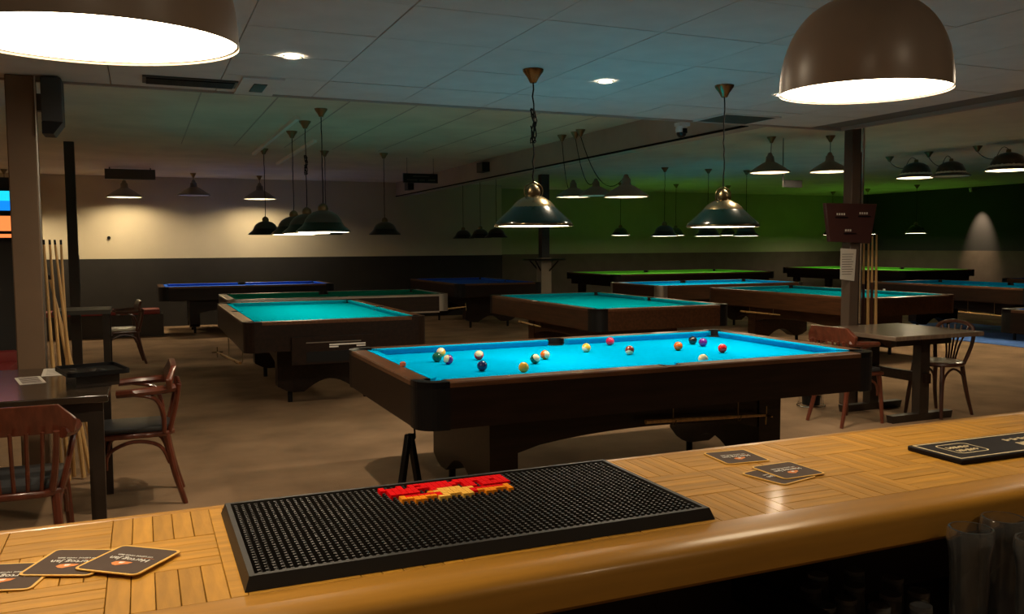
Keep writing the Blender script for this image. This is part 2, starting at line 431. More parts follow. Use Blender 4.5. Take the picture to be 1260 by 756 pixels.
# coasters
def rrect(w, h, r, n=6):
    pts = []
    for cx, cy, a0 in ((w-r, h-r, 0), (-w+r, h-r, PI/2), (-w+r, -h+r, PI), (w-r, -h+r, 1.5*PI)):
        for i in range(n+1):
            a = a0+PI/2*i/n; pts.append((cx+r*math.cos(a), cy+r*math.sin(a)))
    return pts
def coaster(x, y, rz, label, lift=0, tilt=0.):
    t = thing('beer_coaster', label, 'coaster', (x, y, ZBAR+.0006+lift), rz, 'beer coasters on the bar')
    t.rotation_euler = (tilt, 0, rz)
    MB().prism(rrect(.0465, .0465, .009), 0, .0014).build('card', 'coaster_gold', t)
    MB().prism(rrect(.0428, .0428, .006), .0013, .0016).build('printed_face', 'coaster_brown', t)
    face = t.children[1]
    text('name_lettering', 'Hertog Jan', 'print_white', .0135, face, (0, .000, .0017))
    text('motto_lettering', 'UIT LIEFDE VOOR BIER', 'print_white', .0052, face, (0, -.0125, .0017))
    em = MB()
    em.prism([(-.013+.0, .0095), (.002, .0085), (.011, .011), (.013, .017), (.008, .022), (.002, .0235), (-.004, .019), (-.010, .016)], .0016, .0019)
    em.build('emblem', 'coaster_orange', face)
    MB().prism([(-.003, .0105), (.004, .0115), (.003, .0165), (-.002, .0155)], .0019, .0021).build('emblem_mark', 'print_white', face)
    MB().box(-.032, -.012, -.0078, -.0074, .0016, .0018).build('emblem_rule', 'coaster_orange', face)
    return t
coaster(-.0275, 1.196, PI-.66, 'coaster lying on top of the left trio, nearest the rubber mat', .0036, .012)
coaster(-.094, 1.222, PI-.42, 'coaster in the middle of the left trio, half covered', .0018)
coaster(-.165, 1.205, PI-.30, 'coaster at the far left, cut by the picture edge', .0)
coaster(1.033, 1.328, PI-.10, 'coaster lying alone at the far edge of the bar, right of the mat')
coaster(1.050, 1.204, PI+.02, 'upper coaster of the overlapping pair right of the mat', .0018)
coaster(1.018, 1.190, PI+.22, 'lower coaster of the overlapping pair, mostly hidden')

# bar runner
rn = thing('bar_runner', 'black bar runner with cream border and rounded badge at the right', 'bar runner', (1.372, 1.172, ZBAR), -.02)
RW, RL = .0635, .86
MB().box(0, RL, -RW, RW, 0.0003, .010).build('runner_body', 'runner_black', rn, bevel=.002, seg=1)
def ring(x0, x1, y0, y1, t, z0, z1):
    mb = MB(); mb.box(x0, x1, y0, y0+t, z0, z1); mb.box(x0, x1, y1-t, y1, z0, z1); mb.box(x0, x0+t, y0+t, y1-t, z0, z1); mb.box(x1-t, x1, y0+t, y1-t, z0, z1); return mb
ring(.006, RL-.006, -RW+.007, RW-.007, .0035, .0098, .0106).build('border', 'print_cream', rn)
o = rrect(.040, .033, .012); i_ = rrect(.0372, .0302, .010); mb = MB(); n = len(o)
mb.add([(.078+x, y+.004, .0106) for x, y in o] + [(.078+x, y+.004, .0106) for x, y in i_], [(k, (k+1) % n, n+(k+1) % n, n+k) for k in range(n)])
mb.build('badge_ring', 'print_cream', rn)
def strokes(spec, parent, name, m='print_cream', z=.0104):
    mb = MB()
    for x0, y0, x1, y1, w_ in spec:
        d = Vector((x1-x0, y1-y0)); d.normalize(); nx, ny = -d.y*w_, d.x*w_
        mb.prism([(x0+nx, y0+ny), (x0-nx, y0-ny), (x1-nx, y1-ny), (x1+nx, y1+ny)], z-.0006, z+.0004)
    return mb.build(name, m, parent)
rs = random.Random(3)
sp = []
for row in (-.010, .012):
    for k in range(7):
        x = .052+k*.0078; sp.append((x, row-.006+rs.uniform(-.002, .002), x+rs.uniform(-.003, .004), row+.006, .0016))
    sp.append((.050, row+.0, .106, row+.002, .0012))
strokes(sp, rn, 'badge_lettering')
sp = []
for k in range(26):
    x = .215+k*.021
    sp += [(x, -.030, x+.003, -.004, .0042), (x+.003, -.005, x+.012, -.026, .0026), (x+.012, -.028, x+.014, -.004, .0030)]
    sp += [(x, .012, x+.001, .026, .0026), (x, .019, x+.013, .020, .0026)]
strokes(sp, rn, 'large_lettering')

# glasses
def glass(prof_out, wall, base, label, loc, flip=False, group=None):
    inn = [(max(r-wall, .001), z) for r, z in prof_out if z > base]
    prof = [(0.0005, 0)] + prof_out + inn[::-1] + [(inn[0][0], base), (0.0005, base)]
    mb = MB().lathe(prof, 28)
    return mb.build('beer_glass' if not flip else 'small_glass', 'glass_milky' if flip else 'glass', None, smooth=True, loc=loc, rot=(PI, 0, 0) if flip else None, label=label, cat='glass', group=group)
BEER = [(.024, 0), (.026, .004), (.0255, .03), (.027, .08), (.0285, .13), (.0305, .150), (.0325, .156), (.0335, .166), (.0328, .178), (.0322, .1815), (.0312, .183)]
lg = MB().box(1.05, 1.95, .745, .94, .80, .828).build('drip_ledge', 'bar_under', bar)
MB().box(1.05, 1.95, .745, .755, .828, .84).build('ledge_lip', 'steel_dark', lg)
for s_ in (1.064, 1.85): MB().box(s_-.012, s_+.012, .80, 1.36, .74, .80).build('ledge_bracket', 'bar_under', lg)
for k, (u, lab) in enumerate(((1.132, 'tall beer glass at the left end of the row under the bar'), (1.178, 'tall beer glass second from the left, nearest the viewer'), (1.222, 'tall beer glass behind, touching the bar nosing'), (1.285, 'tall beer glass at the right, cut by the picture edge'))):
    y = (.897, .822, .912, .880)[k]
    glass(BEER, .0030, .012, lab, (u, y, .8285), group='tall glasses under the bar')
TUM = [(.0185, 0), (.0195, .002), (.0198, .02), (.0210, .05), (.0222, .088), (.0224, .090)]
small = [(1.105, 1.255), (1.165, 1.285), (1.22, 1.325), (1.305, 1.315), (1.345, 1.255), (1.125, 1.205), (1.185, 1.215), (1.245, 1.255), (1.215, 1.165), (1.275, 1.195), (1.335, 1.185), (1.285, 1.135)]
RW_ = ['back row', 'second row', 'front rows']; OD = ['leftmost', 'second from left', 'third from left', 'fourth from left', 'rightmost']
SL = [('back row', 0), ('back row', 1), ('back row', 2), ('back row', 3), ('back row', 4), ('middle row', 0), ('middle row', 1), ('middle row', 4), ('front row', 0), ('front row', 1), ('front row', 4), (None, 0)]
for k, (x, y) in enumerate(small):
    lab = 'small upturned tumbler under the bar, nearest of the cluster' if SL[k][0] is None else 'small upturned tumbler under the bar, %s of the %s' % (OD[SL[k][1]], SL[k][0])
    glass(TUM, .0014, .008, lab, (x, y-.02, .781), True, 'small tumblers under the bar')
glass([(.026, 0), (.028, .003), (.029, .05), (.032, .11), (.033, .14)], .0016, .010, 'single glass under the bar below the front edge of the mat', (.605, 1.12, .6905), group=None)

# ------------------------------------------------------------------ pool tables
def arc(cx, cy, r, a0, a1, n): return [(cx+r*math.cos(a0+(a1-a0)*i/n), cy+r*math.sin(a0+(a1-a0)*i/n)) for i in range(n+1)]
def pool_table(label, cx, cy, rot, L=2.84, W=1.57, H=.80, cloth='cloth_teal', wood='wood_table', rail='wood_rail', corner='black_plastic', legs='pedestal', apron=.225, group='pool tables', name='pool_table', rrail=.10, detail=True):
    t = thing(name, label, 'pool table', (cx, cy, 0), rot, group)
    hx, hy = L/2, W/2; c = .15; CU = .052; ZB = H-.040
    RC = .105
    MB().box(-hx+.075, hx-.075, -hy+.075, hy-.075, ZB-.03, ZB).build('playing_bed', cloth, t)
    zt = H-.028
    sp = .065
    for sy in (-1, 1):
        for sx in (-1, 1):
            xs = sorted((sx*(hx-c), sx*sp)); ys = sorted((sy*(hy-rrail), sy*hy))
            MB().cham(xs[0], xs[1], ys[0], ys[1], zt, H, .006).build('rail', rail, t, smooth=True)
            # cushion with its nose over the bed
            xo0, xo1 = sx*(sp), sx*(hx-c+.01); xi0, xi1 = sx*(sp+.012), sx*(hx-rrail-.105)
            yo, yi = sy*(hy-rrail), sy*(hy-rrail-CU)
            vs = [(xo0, yo, H-.001), (xo1, yo, H-.001), (xi1, yi, H-.004), (xi0, yi, H-.004), (xi1, yi+sy*.004, H-.014), (xi0, yi+sy*.004, H-.014), (xi1, yi+sy*.02, ZB), (xi0, yi+sy*.02, ZB), (xo0, yo, ZB), (xo1, yo, ZB)]
            MB().add(vs, [(0, 1, 2, 3), (3, 2, 4, 5), (5, 4, 6, 7), (0, 3, 5, 7, 8), (1, 9, 6, 4, 2), (0, 8, 9, 1)]).build('cushion', cloth, t)
        a0, a1 = -hx+c, hx-c
        ys = sorted((sy*hy, sy*(hy-.03)))
        vs = []
        MB().box(a0, a1, ys[0], ys[1], H-apron, zt+.001).build('apron', wood, t)
        # side pocket
        pb = MB(); n = 10; cyy = sy*(hy-rrail+.005)
        outer = arc(0, cyy, sp, 0 if sy > 0 else PI, PI if sy > 0 else 2*PI, n)
        outer2 = arc(0, cyy, sp-.012, 0 if sy > 0 else PI, PI if sy > 0 else 2*PI, n)
        for i in range(n):
            q = [outer[i], outer[i+1], outer2[i+1], outer2[i]]
            pb.prism(q, ZB-.06, H+.001)
        pb.prism([(-sp, sy*(hy-.002)), (-sp, cyy)] + (outer[::-1] if True else []) + [(sp, sy*(hy-.002))], H-.004, H+.0005) if False else None
        pb.build('side_pocket', 'black_plastic', t, smooth=True)
        MB().box(-sp, sp, *sorted((sy*(hy-rrail+sp-.0), sy*(hy))), zt, H-.001).build('pocket_block', rail, t)
        MB().disc(sp-.008, ZB+.0012, 16, (0, cyy-sy*.004)).build('pocket_hole', 'black_plastic', t)
    for sx in (-1, 1):
        xs = sorted((sx*(hx-rrail), sx*hx))
        MB().cham(xs[0], xs[1], -hy+c, hy-c, zt, H, .006).build('rail', rail, t, smooth=True)
        xo, xi = sx*(hx-rrail), sx*(hx-rrail-CU); yo0, yo1 = -(hy-c+.01), hy-c+.01; yi = hy-rrail-.105
        vs = [(xo, yo0, H-.001), (xo, yo1, H-.001), (xi, yi, H-.004), (xi, -yi, H-.004), (xi+sx*.004, yi, H-.014), (xi+sx*.004, -yi, H-.014), (xi+sx*.02, yi, ZB), (xi+sx*.02, -yi, ZB), (xo, yo0, ZB), (xo, yo1, ZB)]
        MB().add(vs, [(0, 1, 2, 3), (3, 2, 4, 5), (5, 4, 6, 7), (0, 3, 5, 7, 8), (1, 9, 6, 4, 2), (0, 8, 9, 1)]).build('cushion', cloth, t)
        xs = sorted((sx*hx, sx*(hx-.03)))
        MB().box(xs[0], xs[1], -hy+c, hy-c, H-apron, zt+.001).build('apron', wood, t)
        for sy in (-1, 1):
            # corner casting: rounded block with a pocket mouth
            ar = [(sx*(hx-c+RC*math.cos(a)+(c-RC)), sy*(hy-c+RC*math.sin(a)+(c-RC))) for a in [PI/2*i/8 for i in range(9)]]
            ar = [(sx*hx, sy*(hy-c))] + ar + [(sx*(hx-c), sy*hy)]
            inn = [(sx*(hx-.03), sy*(hy-c))] + [(sx*(hx-c+(RC-.03)*math.cos(a)+(c-RC)), sy*(hy-c+(RC-.03)*math.sin(a)+(c-RC))) for a in [PI/2*i/8 for i in range(9)]] + [(sx*(hx-c), sy*(hy-.03))]
            blk = MB()
            for i in range(len(ar)-1): blk.prism([ar[i], ar[i+1], inn[i+1], inn[i]], H-apron-.004, zt+.002)
            blk.build('corner_block', corner, t, smooth=True)
            px, py, pr = sx*(hx-.105), sy*(hy-.105), .062
            aa0 = math.atan2(-sy, 0) if False else None
            # top plate between outer arc and the pocket
            top = MB(); m_ = len(ar)
            base = math.atan2(sy, sx)
            pk_ = [(px+pr*math.cos(base+sgn), py+pr*math.sin(base+sgn)) for sgn in [(-1.9+3.8*i/(m_-1))*(sx*sy) for i in range(m_)]]
            pk_[0] = (sx*(hx-rrail), sy*(hy-c)) ; pk_[-1] = (sx*(hx-c), sy*(hy-rrail))
            for i in range(m_-1): top.prism([ar[i], ar[i+1], pk_[i+1], pk_[i]], zt, H+.001)
            top.build('corner_casting', corner if corner != 'black_plastic' else 'black_gloss', t, smooth=True)
            lin = MB(); m2 = 12
            l1 = [(px+pr*math.cos(base-2.0+4.0*i/m2), py+pr*math.sin(base-2.0+4.0*i/m2)) for i in range(m2+1)]
            l2 = [(px+(pr-.012)*math.cos(base-2.0+4.0*i/m2), py+(pr-.012)*math.sin(base-2.0+4.0*i/m2)) for i in range(m2+1)]
            for i in range(m2): lin.prism([l1[i], l1[i+1], l2[i+1], l2[i]], ZB-.06, H+.002)
            lin.build('pocket_liner', 'black_plastic', t, smooth=True)
            MB().disc(pr+.012, ZB+.0012, 18, (px-sx*.010, py-sy*.010)).build('pocket_hole', 'black_plastic', t)
    zb = H-apron
    if legs == 'pedestal':
        MB().box(-hx+.16, hx-.16, -hy+.16, hy-.16, zb-.02, ZB-.03).build('under_frame', 'bar_under', t)
        pw = .475
        for sx in (-1, 1):
            poly = [(-pw, zb), (-pw, .17), (-pw+.06, .12), (-pw+.10, .06), (-pw+.17, .06), (-pw+.19, .11)]
            ay = [(-.24+.48*i/10, .10+.11*math.sin(PI*i/10)) for i in range(11)]
            poly = [(-pw, zb), (-pw, .16), (-pw+.08, .115), (-pw+.15, .10)] + ay + [(pw-.15, .10), (pw-.08, .115), (pw, .16), (pw, zb)]
            xc = sx*.87
            MB().slab(poly, lambda u, v, d: (d, u, v), xc-.08, xc+.08).build('pedestal', wood, t)
            for sy in (-1, 1):
                MB().cyl((xc, sy*(pw-.12), 0), (xc, sy*(pw-.12), .11), .022, n=10).build('leveler_foot', 'black_plastic', t, smooth=True)
        # arched stretcher between the pedestals
        for sy in (-1, 1):
            st = [(-.79, zb)] + [(-.79, .34)] + [(-.79+1.58*i/12, .34+.075*math.sin(PI*i/12)**.6) for i in range(1, 12)] + [(.79, .34), (.79, zb)]
            MB().slab(st, lambda u, v, d, sy=sy: (u, d, v), sy*(pw-.03)-.02, sy*(pw-.03)+.02).build('stretcher', wood, t)
    else:
        MB().box(-hx+.10, hx-.10, -hy+.10, hy-.10, zb-.10, ZB-.03).build('under_frame', wood, t)
        nn = 4 if L > 3.3 else 2
        for i in range(nn):
            for sy in (-1, 1):
                xl = -hx+.28+(L-.56)*i/(nn-1)
                MB().lathe([(.0, 0), (.055, 0), (.06, .03), (.045, .06), (.06, .12), (.085, .30), (.07, .40), (.09, .44), (.09, zb-.1)], 14, (xl, sy*(hy-.25), 0)).build('leg', wood, t, smooth=True)
    return t
TABLES = 'pool tables around the hall'
pt = pool_table('dark brown pool table with bright blue cloth and balls in front of bar', 2.585, 4.60, 0, cloth='cloth_blue', group=TABLES)
# sights on the near rail
t2 = pool_table('pool table with teal cloth, end on, left of the blue table', 1.585, 9.0, PI/2, L=2.88, W=1.62, cloth='cloth_teal', corner='wood_table', apron=.26, group=TABLES)
br_ = MB().box(-1.470, -1.441, -.30, .42, .42, .66).build('ball_return', 'wood_table', t2)
MB().box(-1.474, -1.469, -.16, .30, .44, .53).build('return_opening', 'black_plastic', br_)
MB().box(-1.474, -1.470, -.18, .30, .605, .613).build('trim_bar', 'silver', br_)
for a, b, z in ((-.10, .22, .585), (-.10, -.02, .566), (.14, .22, .566)):
    MB().box(-1.473, -1.470, -b, -a, z-.006, z+.006).build('lettering', 'print_white', br_)
t3 = pool_table('pool table with teal cloth and black corners under raised cone lamps', 4.96, 9.0, PI/2, L=2.9, W=1.66, wood='wood_table_red', cloth='cloth_teal', group=TABLES)
t5 = pool_table('pool table with warm brown apron behind the scoreboard column', 8.55, 9.2, PI/2, L=3.0, W=1.6, wood='wood_table_red', cloth='cloth_teal', corner='wood_table_red', group=TABLES)
t4 = pool_table('pool table with silver corners between brown table and green snooker table', 8.85, 12.25, 0, L=2.9, W=1.6, wood='wood_table_red', corner='silver', cloth='cloth_blue', group=TABLES)
tg = pool_table('low lit dark green table with pale metal trim and corners', 2.37, 11.72, 0, L=2.84, W=1.5, cloth='cloth_darkgreen', rail='silver', corner='silver', group=TABLES)
MB().box(-1.27, 1.27, -.757, -.752, .555, .575).build('trim_bar', 'silver', tg)
tb = pool_table('dim royal blue table against the cream back wall', 1.66, 15.75, 0, L=2.84, W=1.45, cloth='cloth_royal', group=TABLES)
td = pool_table('unlit dark table in the middle under three dark lamps', 5.65, 15.1, PI/2, L=2.84, W=1.6, cloth='cloth_royal', group=TABLES)
t6 = pool_table('long blue table behind the brown one, at the right', 12.15, 9.6, PI/2, L=2.9, W=1.6, cloth='cloth_blue', wood='wood_table', group=TABLES)
t7 = pool_table('pool table corner cut by the right picture edge, nearest', 8.45, 4.44, PI/2, L=2.84, W=1.6, cloth='cloth_royal', group=TABLES)
t8 = pool_table('farthest blue table cut by the right picture edge', 15.1, 9.5, PI/2, L=2.84, W=1.6, cloth='cloth_royal', wood='wood_table_red', group=TABLES)
s1 = pool_table('bright green snooker table before the green wall', 10.3, 15.55, 0, L=3.9, W=2.1, H=.87, cloth='cloth_green', legs='turned', apron=.14, group='snooker tables', name='snooker_table')
s2 = pool_table('bright green snooker table near the black right wall', 15.65, 15.2, PI/2, L=3.8, W=2.1, H=.87, cloth='cloth_green', legs='turned', apron=.14, group='snooker tables', name='snooker_table')

# mechanical bridge cues and a ball rack kept under the tables
def bridge(label, p, q, head=True):
    t = thing('bridge_cue', label, 'bridge cue', p)
    d = Vector(q)-Vector(p)
    MB().tube([(0, 0, 0), d*.5, d], [.013, .011, .007], 8).build('shaft', 'cue_wood', t, smooth=True)
    if head:
        n = d.normalized(); s_ = n.cross(Vector((0, 0, 1))).normalized(); u = n.cross(s_)
        hb = MB()
        for a in range(2):
            v = (s_ if a else u)*.055
            hb.tube([d-v*1.0, d+v], .006, 6)
        hb.build('cross_head', 'brass', t)
    return t
def hooks(t, pts, z1):
    for p in pts:
        MB().tube([(p[0], p[1], z1), (p[0], p[1], p[2]-.012), (p[0]+.0, p[1]-.02, p[2]-.018), (p[0], p[1]-.03, p[2]+.01)], .004, 5).build('hook', 'brass_dark', t)
bridge('bridge cue with cross head under the blue table apron', (2.55, 4.075, .455), (3.38, 4.07, .425))
hooks(pt, [(.15, -.52, .445), (.6, -.52, .434)], .58)
def hang(t, table_xy, rot, label, p, q, head, zt):
    # the cue and the hooks of its table that carry it
    bridge(label, p, q, head)
    P, Q = Vector(p), Vector(q)
    for f_ in (.15, .75):
        c_ = P+(Q-P)*f_; d = Vector((c_.x-table_xy[0], c_.y-table_xy[1], 0)); d.rotate(Matrix.Rotation(-rot, 3, 'Z'))
        inn = Vector((d.x, d.y*.93, 0)) if abs(d.y) < .95 else Vector((d.x, d.y*.85, 0))
        MB().tube([(inn.x, inn.y, zt), (inn.x, inn.y, c_.z-.005), (d.x, d.y, c_.z-.018), (d.x, d.y+math.copysign(.02, d.y), c_.z+.01)], .004, 5).build('hook', 'brass_dark', t)
hang(t2, (1.585, 9.0), PI/2, 'bridge cue hung along the left side of the end-on teal table', (.80, 8.2, .38), (.70, 9.5, .34), True, .56)
hang(t3, (4.96, 9.0), PI/2, 'bridge cue under the teal table with black corners', (4.16, 9.5, .53), (4.14, 8.85, .52), False, .60)
hang(t5, (8.55, 9.2), PI/2, 'bridge cue under the warm brown table', (7.79, 9.95, .495), (7.78, 9.12, .50), False, .60)
hang(t6, (12.15, 9.6), PI/2, 'bridge cue under the long blue table at the right', (11.38, 9.35, .40), (11.36, 8.6, .39), False, .60)
bridge('bridge cue with cross head poking out beyond the dark green table', (3.62, 11.40, .545), (4.10, 11.20, .60))
hooks(tg, [(1.28, -.335, .545)], .58)
# triangle rack
tr_ = thing('ball_rack', 'black triangular ball rack hanging from hook under blue table', 'ball rack', (1.30, 4.46, .425), -1.05)
def rack_bar(p, q, r): return MB().tube([p, q], r, 6)
for sg in (-1, 1):
    MB().slab([(sg*.002, 0), (sg*.022, 0), (sg*.088, -.30), (sg*.052, -.30), (sg*.004, -.06)], lambda u, v, d: (d, -u, v), -.016, .016).build('side_bar', 'black_plastic', tr_, bevel=.003, seg=1)
MB().slab([(-.085, -.295), (.085, -.295), (.092, -.325), (-.092, -.325)], lambda u, v, d: (d, -u, v), -.016, .016).build('base_bar', 'black_plastic', tr_, bevel=.003, seg=1)
MB().tube([(-1.255, -.14, .60), (-1.255, -.14, .46), (-1.255, -.15, .41), (-1.255, -.13, .395), (-1.255, -.115, .42)], .005, 6).build('hook', 'black_plastic', pt)

# balls
BR = .0286
def ball_mat(name, col, stripe):
    m = bpy.data.materials.new(name); m.use_nodes = True
    nt = m.node_tree; p = nt.nodes['Principled BSDF']; p.inputs['Roughness'].default_value = .12; p.inputs['Coat Weight'].default_value = .4
    if stripe:
        tc = nt.nodes.new('ShaderNodeTexCoord'); sx = nt.nodes.new('ShaderNodeSeparateXYZ'); ab = nt.nodes.new('ShaderNodeMath'); ab.operation = 'ABSOLUTE'
        lt = nt.nodes.new('ShaderNodeMath'); lt.operation = 'LESS_THAN'; lt.inputs[1].default_value = BR*.56
        mx = nt.nodes.new('ShaderNodeMix'); mx.data_type = 'RGBA'
        nt.links.new(tc.outputs['Object'], sx.inputs[0]); nt.links.new(sx.outputs['Z'], ab.inputs[0]); nt.links.new(ab.outputs[0], lt.inputs[0])
        nt.links.new(lt.outputs[0], mx.inputs[0]); mx.inputs[6].default_value = (.78, .66, .42, 1); mx.inputs[7].default_value = (*col, 1)
        nt.links.new(mx.outputs[2], p.inputs['Base Color'])
    else: p.inputs['Base Color'].default_value = (*col, 1)
    return m
CL = {'yellow': (.75, .40, .04), 'green': (.005, .10, .06), 'purple': (.13, .015, .20), 'red': (.70, .012, .015), 'navy': (.008, .015, .10), 'orange': (.80, .13, .01), 'maroon': (.16, .02, .012), 'black': (.008, .008, .009), 'crimson': (.55, .01, .05), 'cream': (.80, .70, .42)}
balls = [((1.67, 5.01), 'yellow', 1, 'yellow striped ball behind the green one at the left', .5), ((1.575, 4.80), 'green', 0, 'solid dark green ball at the far left of the cloth', 0),
 ((1.60, 4.67), 'purple', 1, 'purple striped ball in front of the left trio', 1.1), ((1.83, 4.78), 'red', 1, 'red striped ball right of the left trio', .7),
 ((1.68, 4.34), 'navy', 0, 'solid navy blue ball near the front rail', 0), ((2.06, 4.48), 'green', 1, 'green striped ball beside the orange striped one', .9),
 ((2.19, 4.62), 'orange', 1, 'cream ball with orange stripe behind the green striped one', 1.4), ((1.86, 4.19), 'yellow', 0, 'solid yellow ball close to the front rail', 0),
 ((2.58, 4.83), 'yellow', 1, 'yellow striped ball right of the far side pocket', .8), ((2.90, 5.09), 'crimson', 0, 'solid crimson ball by the far cushion', 0),
 ((2.76, 4.60), 'maroon', 1, 'maroon striped ball in the middle of the cloth', .6), ((3.15, 4.65), 'orange', 0, 'solid orange ball right of the centre', 0),
 ((3.43, 4.89), 'black', 0, 'solid black ball near the right far pocket', 0), ((3.42, 4.76), 'purple', 0, 'solid purple ball beside the black one', 0),
 ((3.33, 4.43), 'red', 0, 'solid bright red ball at the right', 0), ((2.92, 4.06), 'cream', 0, 'cream ball half hidden behind the front rail', 0)]
bs = None
for (x, y), cname, st, lab, tl in balls:
    me = bpy.data.meshes.new('pool_ball'); bm = bmesh.new(); bmesh.ops.create_uvsphere(bm, u_segments=24, v_segments=14, radius=BR); bm.to_mesh(me); bm.free()
    for p in me.polygons: p.use_smooth = True
    key = cname+str(st)
    if key not in MATS: MATS[key] = ball_mat('ball_'+key, CL[cname], st)
    me.materials.append(MATS[key])
    obj('pool_ball', me, None, (x, y, .760+BR), (tl, tl*.6, x*3), lab, 'ball', 'balls on the blue table')
def chalk(x, y, z, label, m):
    t = thing('chalk_cube', label, 'chalk', (x, y, z), .3)
    MB().box(-.012, .012, -.012, .012, 0, .020).build('wrapper', m, t, bevel=.001, seg=1)
    MB().lathe([(.0, .0205), (.006, .0215), (.011, .024), (.011, .0205)], 10).build('chalk_top', m, t)
chalk(1.262, 4.43, .8005, 'orange chalk cube on the left rail of the blue table', 'chalk_orange')
chalk(9.28, 8.8, .8005, 'white chalk cube on the rail of the warm brown table', 'print_white')

# ------------------------------------------------------------------ lamps
def cord(pts, t, name='cord', r=.0045): MB().tube(pts, r, 6).build(name, 'cable', t)
def wavy(z0, z1, amp=.006, n=14, seed=0):
    rr = random.Random(seed); return [(rr.uniform(-amp, amp) if 0 < i < n else 0, rr.uniform(-amp, amp) if 0 < i < n else 0, z0+(z1-z0)*i/n) for i in range(n+1)]
def rose(t, zc, dx=0, dy=0, m='brass_dark', r=.062):
    MB().lathe([(.0, zc), (r, zc), (r*.95, zc-.012), (r*.55, zc-.045), (r*.30, zc-.075), (.0, zc-.078)], 16, (dx, dy, 0)).build('ceiling_rose', m, t, smooth=True)
def bulb(t, z, r, on, m='lamp_far'):
    MB().disc(r, z, 24).build('diffuser', m if on else 'lamp_off', t)
def billiard_lamp(label, x, y, z, zc, on, R=.225, knot=False, bright='lamp_far', group='billiard lamps', green='enamel_green', top='brass', cord_top=None, rose_off=None, far=False):
    t = thing('billiard_lamp', label, 'lamp', (x, y, 0), 0, group)
    k = R/.225
    if far:
        MB().lathe([(.225*k, z), (.226*k, z+.010*k), (.205*k, z+.030*k), (.175*k, z+.055*k), (.158*k, z+.082*k)], 28).build('shade_skirt', green, t, smooth=True)
        MB().lathe([(.159*k, z+.080*k), (.150*k, z+.105*k), (.125*k, z+.140*k), (.085*k, z+.168*k), (.040*k, z+.182*k)], 28).build('crown', top, t, smooth=True)
        MB().lathe([(.040*k, z+.178*k), (.045*k, z+.20*k), (.038*k, z+.225*k), (.015*k, z+.243*k), (0, z+.245*k)], 14).build('socket_cap', 'brass_dark', t, smooth=True)
        MB().lathe([(.215*k, z+.004), (.165*k, z+.055*k), (.12*k, z+.12*k), (.03*k, z+.165*k)], 24).build('inner_reflector', 'shade_white', t, smooth=True)
        MB().disc(.212*k, z+.0015, 28).build('diffuser', bright if on else 'lamp_off', t)
        rose(t, zc, m='brass_dark')
        cord(wavy(z+.24*k, zc-.07, .003, 14, int(x*10)), t)
        if knot: cord([(.018*math.cos(a*2.2), .010*math.sin(a*1.7), (z+zc)/2+.13+.10*math.sin(a)) for a in [2*PI*i/22*2 for i in range(23)]], t, 'cord_knot', .004)
        return t
    MB().lathe([(.225*k, z), (.224*k, z+.012*k), (.216*k, z+.026*k), (.130*k, z+.105*k), (.124*k, z+.110*k)], 32).build('shade_skirt', green, t, smooth=True)
    MB().lathe([(.2265*k, z-.002), (.2275*k, z+.005*k), (.2265*k, z+.012*k)], 32).build('rim', top, t, smooth=True)
    MB().lathe([(.127*k, z+.107*k), (.118*k, z+.120*k), (.095*k, z+.143*k), (.062*k, z+.163*k), (.038*k, z+.172*k)], 28).build('crown', top, t, smooth=True)
    MB().lathe([(.030*k, z+.168*k), (.038*k, z+.18*k), (.040*k, z+.198*k), (.030*k, z+.222*k), (.012*k, z+.238*k), (.0, z+.24*k)], 16).build('socket_cap', 'brass_dark', t, smooth=True)
    for s_ in (-1, 1):
        MB().tube([(s_*.050*k, 0, z+.166*k), (s_*.058*k, 0, z+.198*k), (s_*.044*k, 0, z+.232*k), (0, 0, z+.252*k)], .004*k, 6).build('yoke', top, t, smooth=True)
    MB().lathe([(.19*k, z+.004), (.12*k, z+.10*k), (.03*k, z+.17*k)], 24).build('inner_reflector', 'shade_white', t, smooth=True)
    MB().disc(.212*k, z+.0015, 28).build('diffuser', bright if on else 'lamp_off', t)
    if zc:
        rose(t, zc, m='brass' if not far else 'brass_dark')
        cord(wavy(z+.245*k, zc-.07, .006 if not far else .003, 14, int(x*10)), t)
        if knot:
            zk = (z+zc)/2+.13
            cord([(.018*math.cos(a*2.2), .010*math.sin(a*1.7), zk+.10*math.sin(a)) for a in [2*PI*i/22*2 for i in range(23)]], t, 'cord_knot', .004)
    return t
def cone_lamp(label, x, y, z, on, zc, R=.235, loop=None, group='cone lamps', drop=.10, m='enamel_grey', rose_at=None):
    t = thing('cone_lamp', label, 'lamp', (x, y, 0), 0, group)
    k = R/.235
    MB().lathe([(.235*k, z), (.237*k, z+.010*k), (.225*k, z+.022*k), (.150*k, z+.075*k), (.080*k, z+.118*k), (.062*k, z+.125*k)], 30).build('shade', m, t, smooth=True)
    MB().lathe([(.062*k, z+.124*k), (.050*k, z+.14*k), (.046*k, z+.19*k), (.034*k, z+.20*k), (.02*k, z+.235*k), (.0, z+.24*k)], 16).build('neck', m, t, smooth=True)
    MB().disc(.125*k, z+.068*k, 28).build('diffuser', 'lamp_cone' if on else 'lamp_off', t)
    MB().lathe([(.222*k, z+.004), (.14*k, z+.065*k), (.06*k, z+.11*k)], 20).build('inner_reflector', 'shade_white', t, smooth=True)
    if rose_at:
        rx, ry = rose_at
        rose(t, zc, rx, ry, 'brass_dark', .055)
        z1 = zc-.07; zt = z+.235*k; pts = []
        for i in range(13):
            s_ = i/12; sag = -4*loop*s_*(1-s_) if loop else 0
            pts.append((rx*s_, ry*s_, zt+(z1-zt)*s_ + sag*.6))
        cord(pts, t)
    else:
        cord([(0, 0, z+.235*k), (0, 0, zc)], t)
        rose(t, zc, 0, 0, 'brass_dark', .05)
    return t
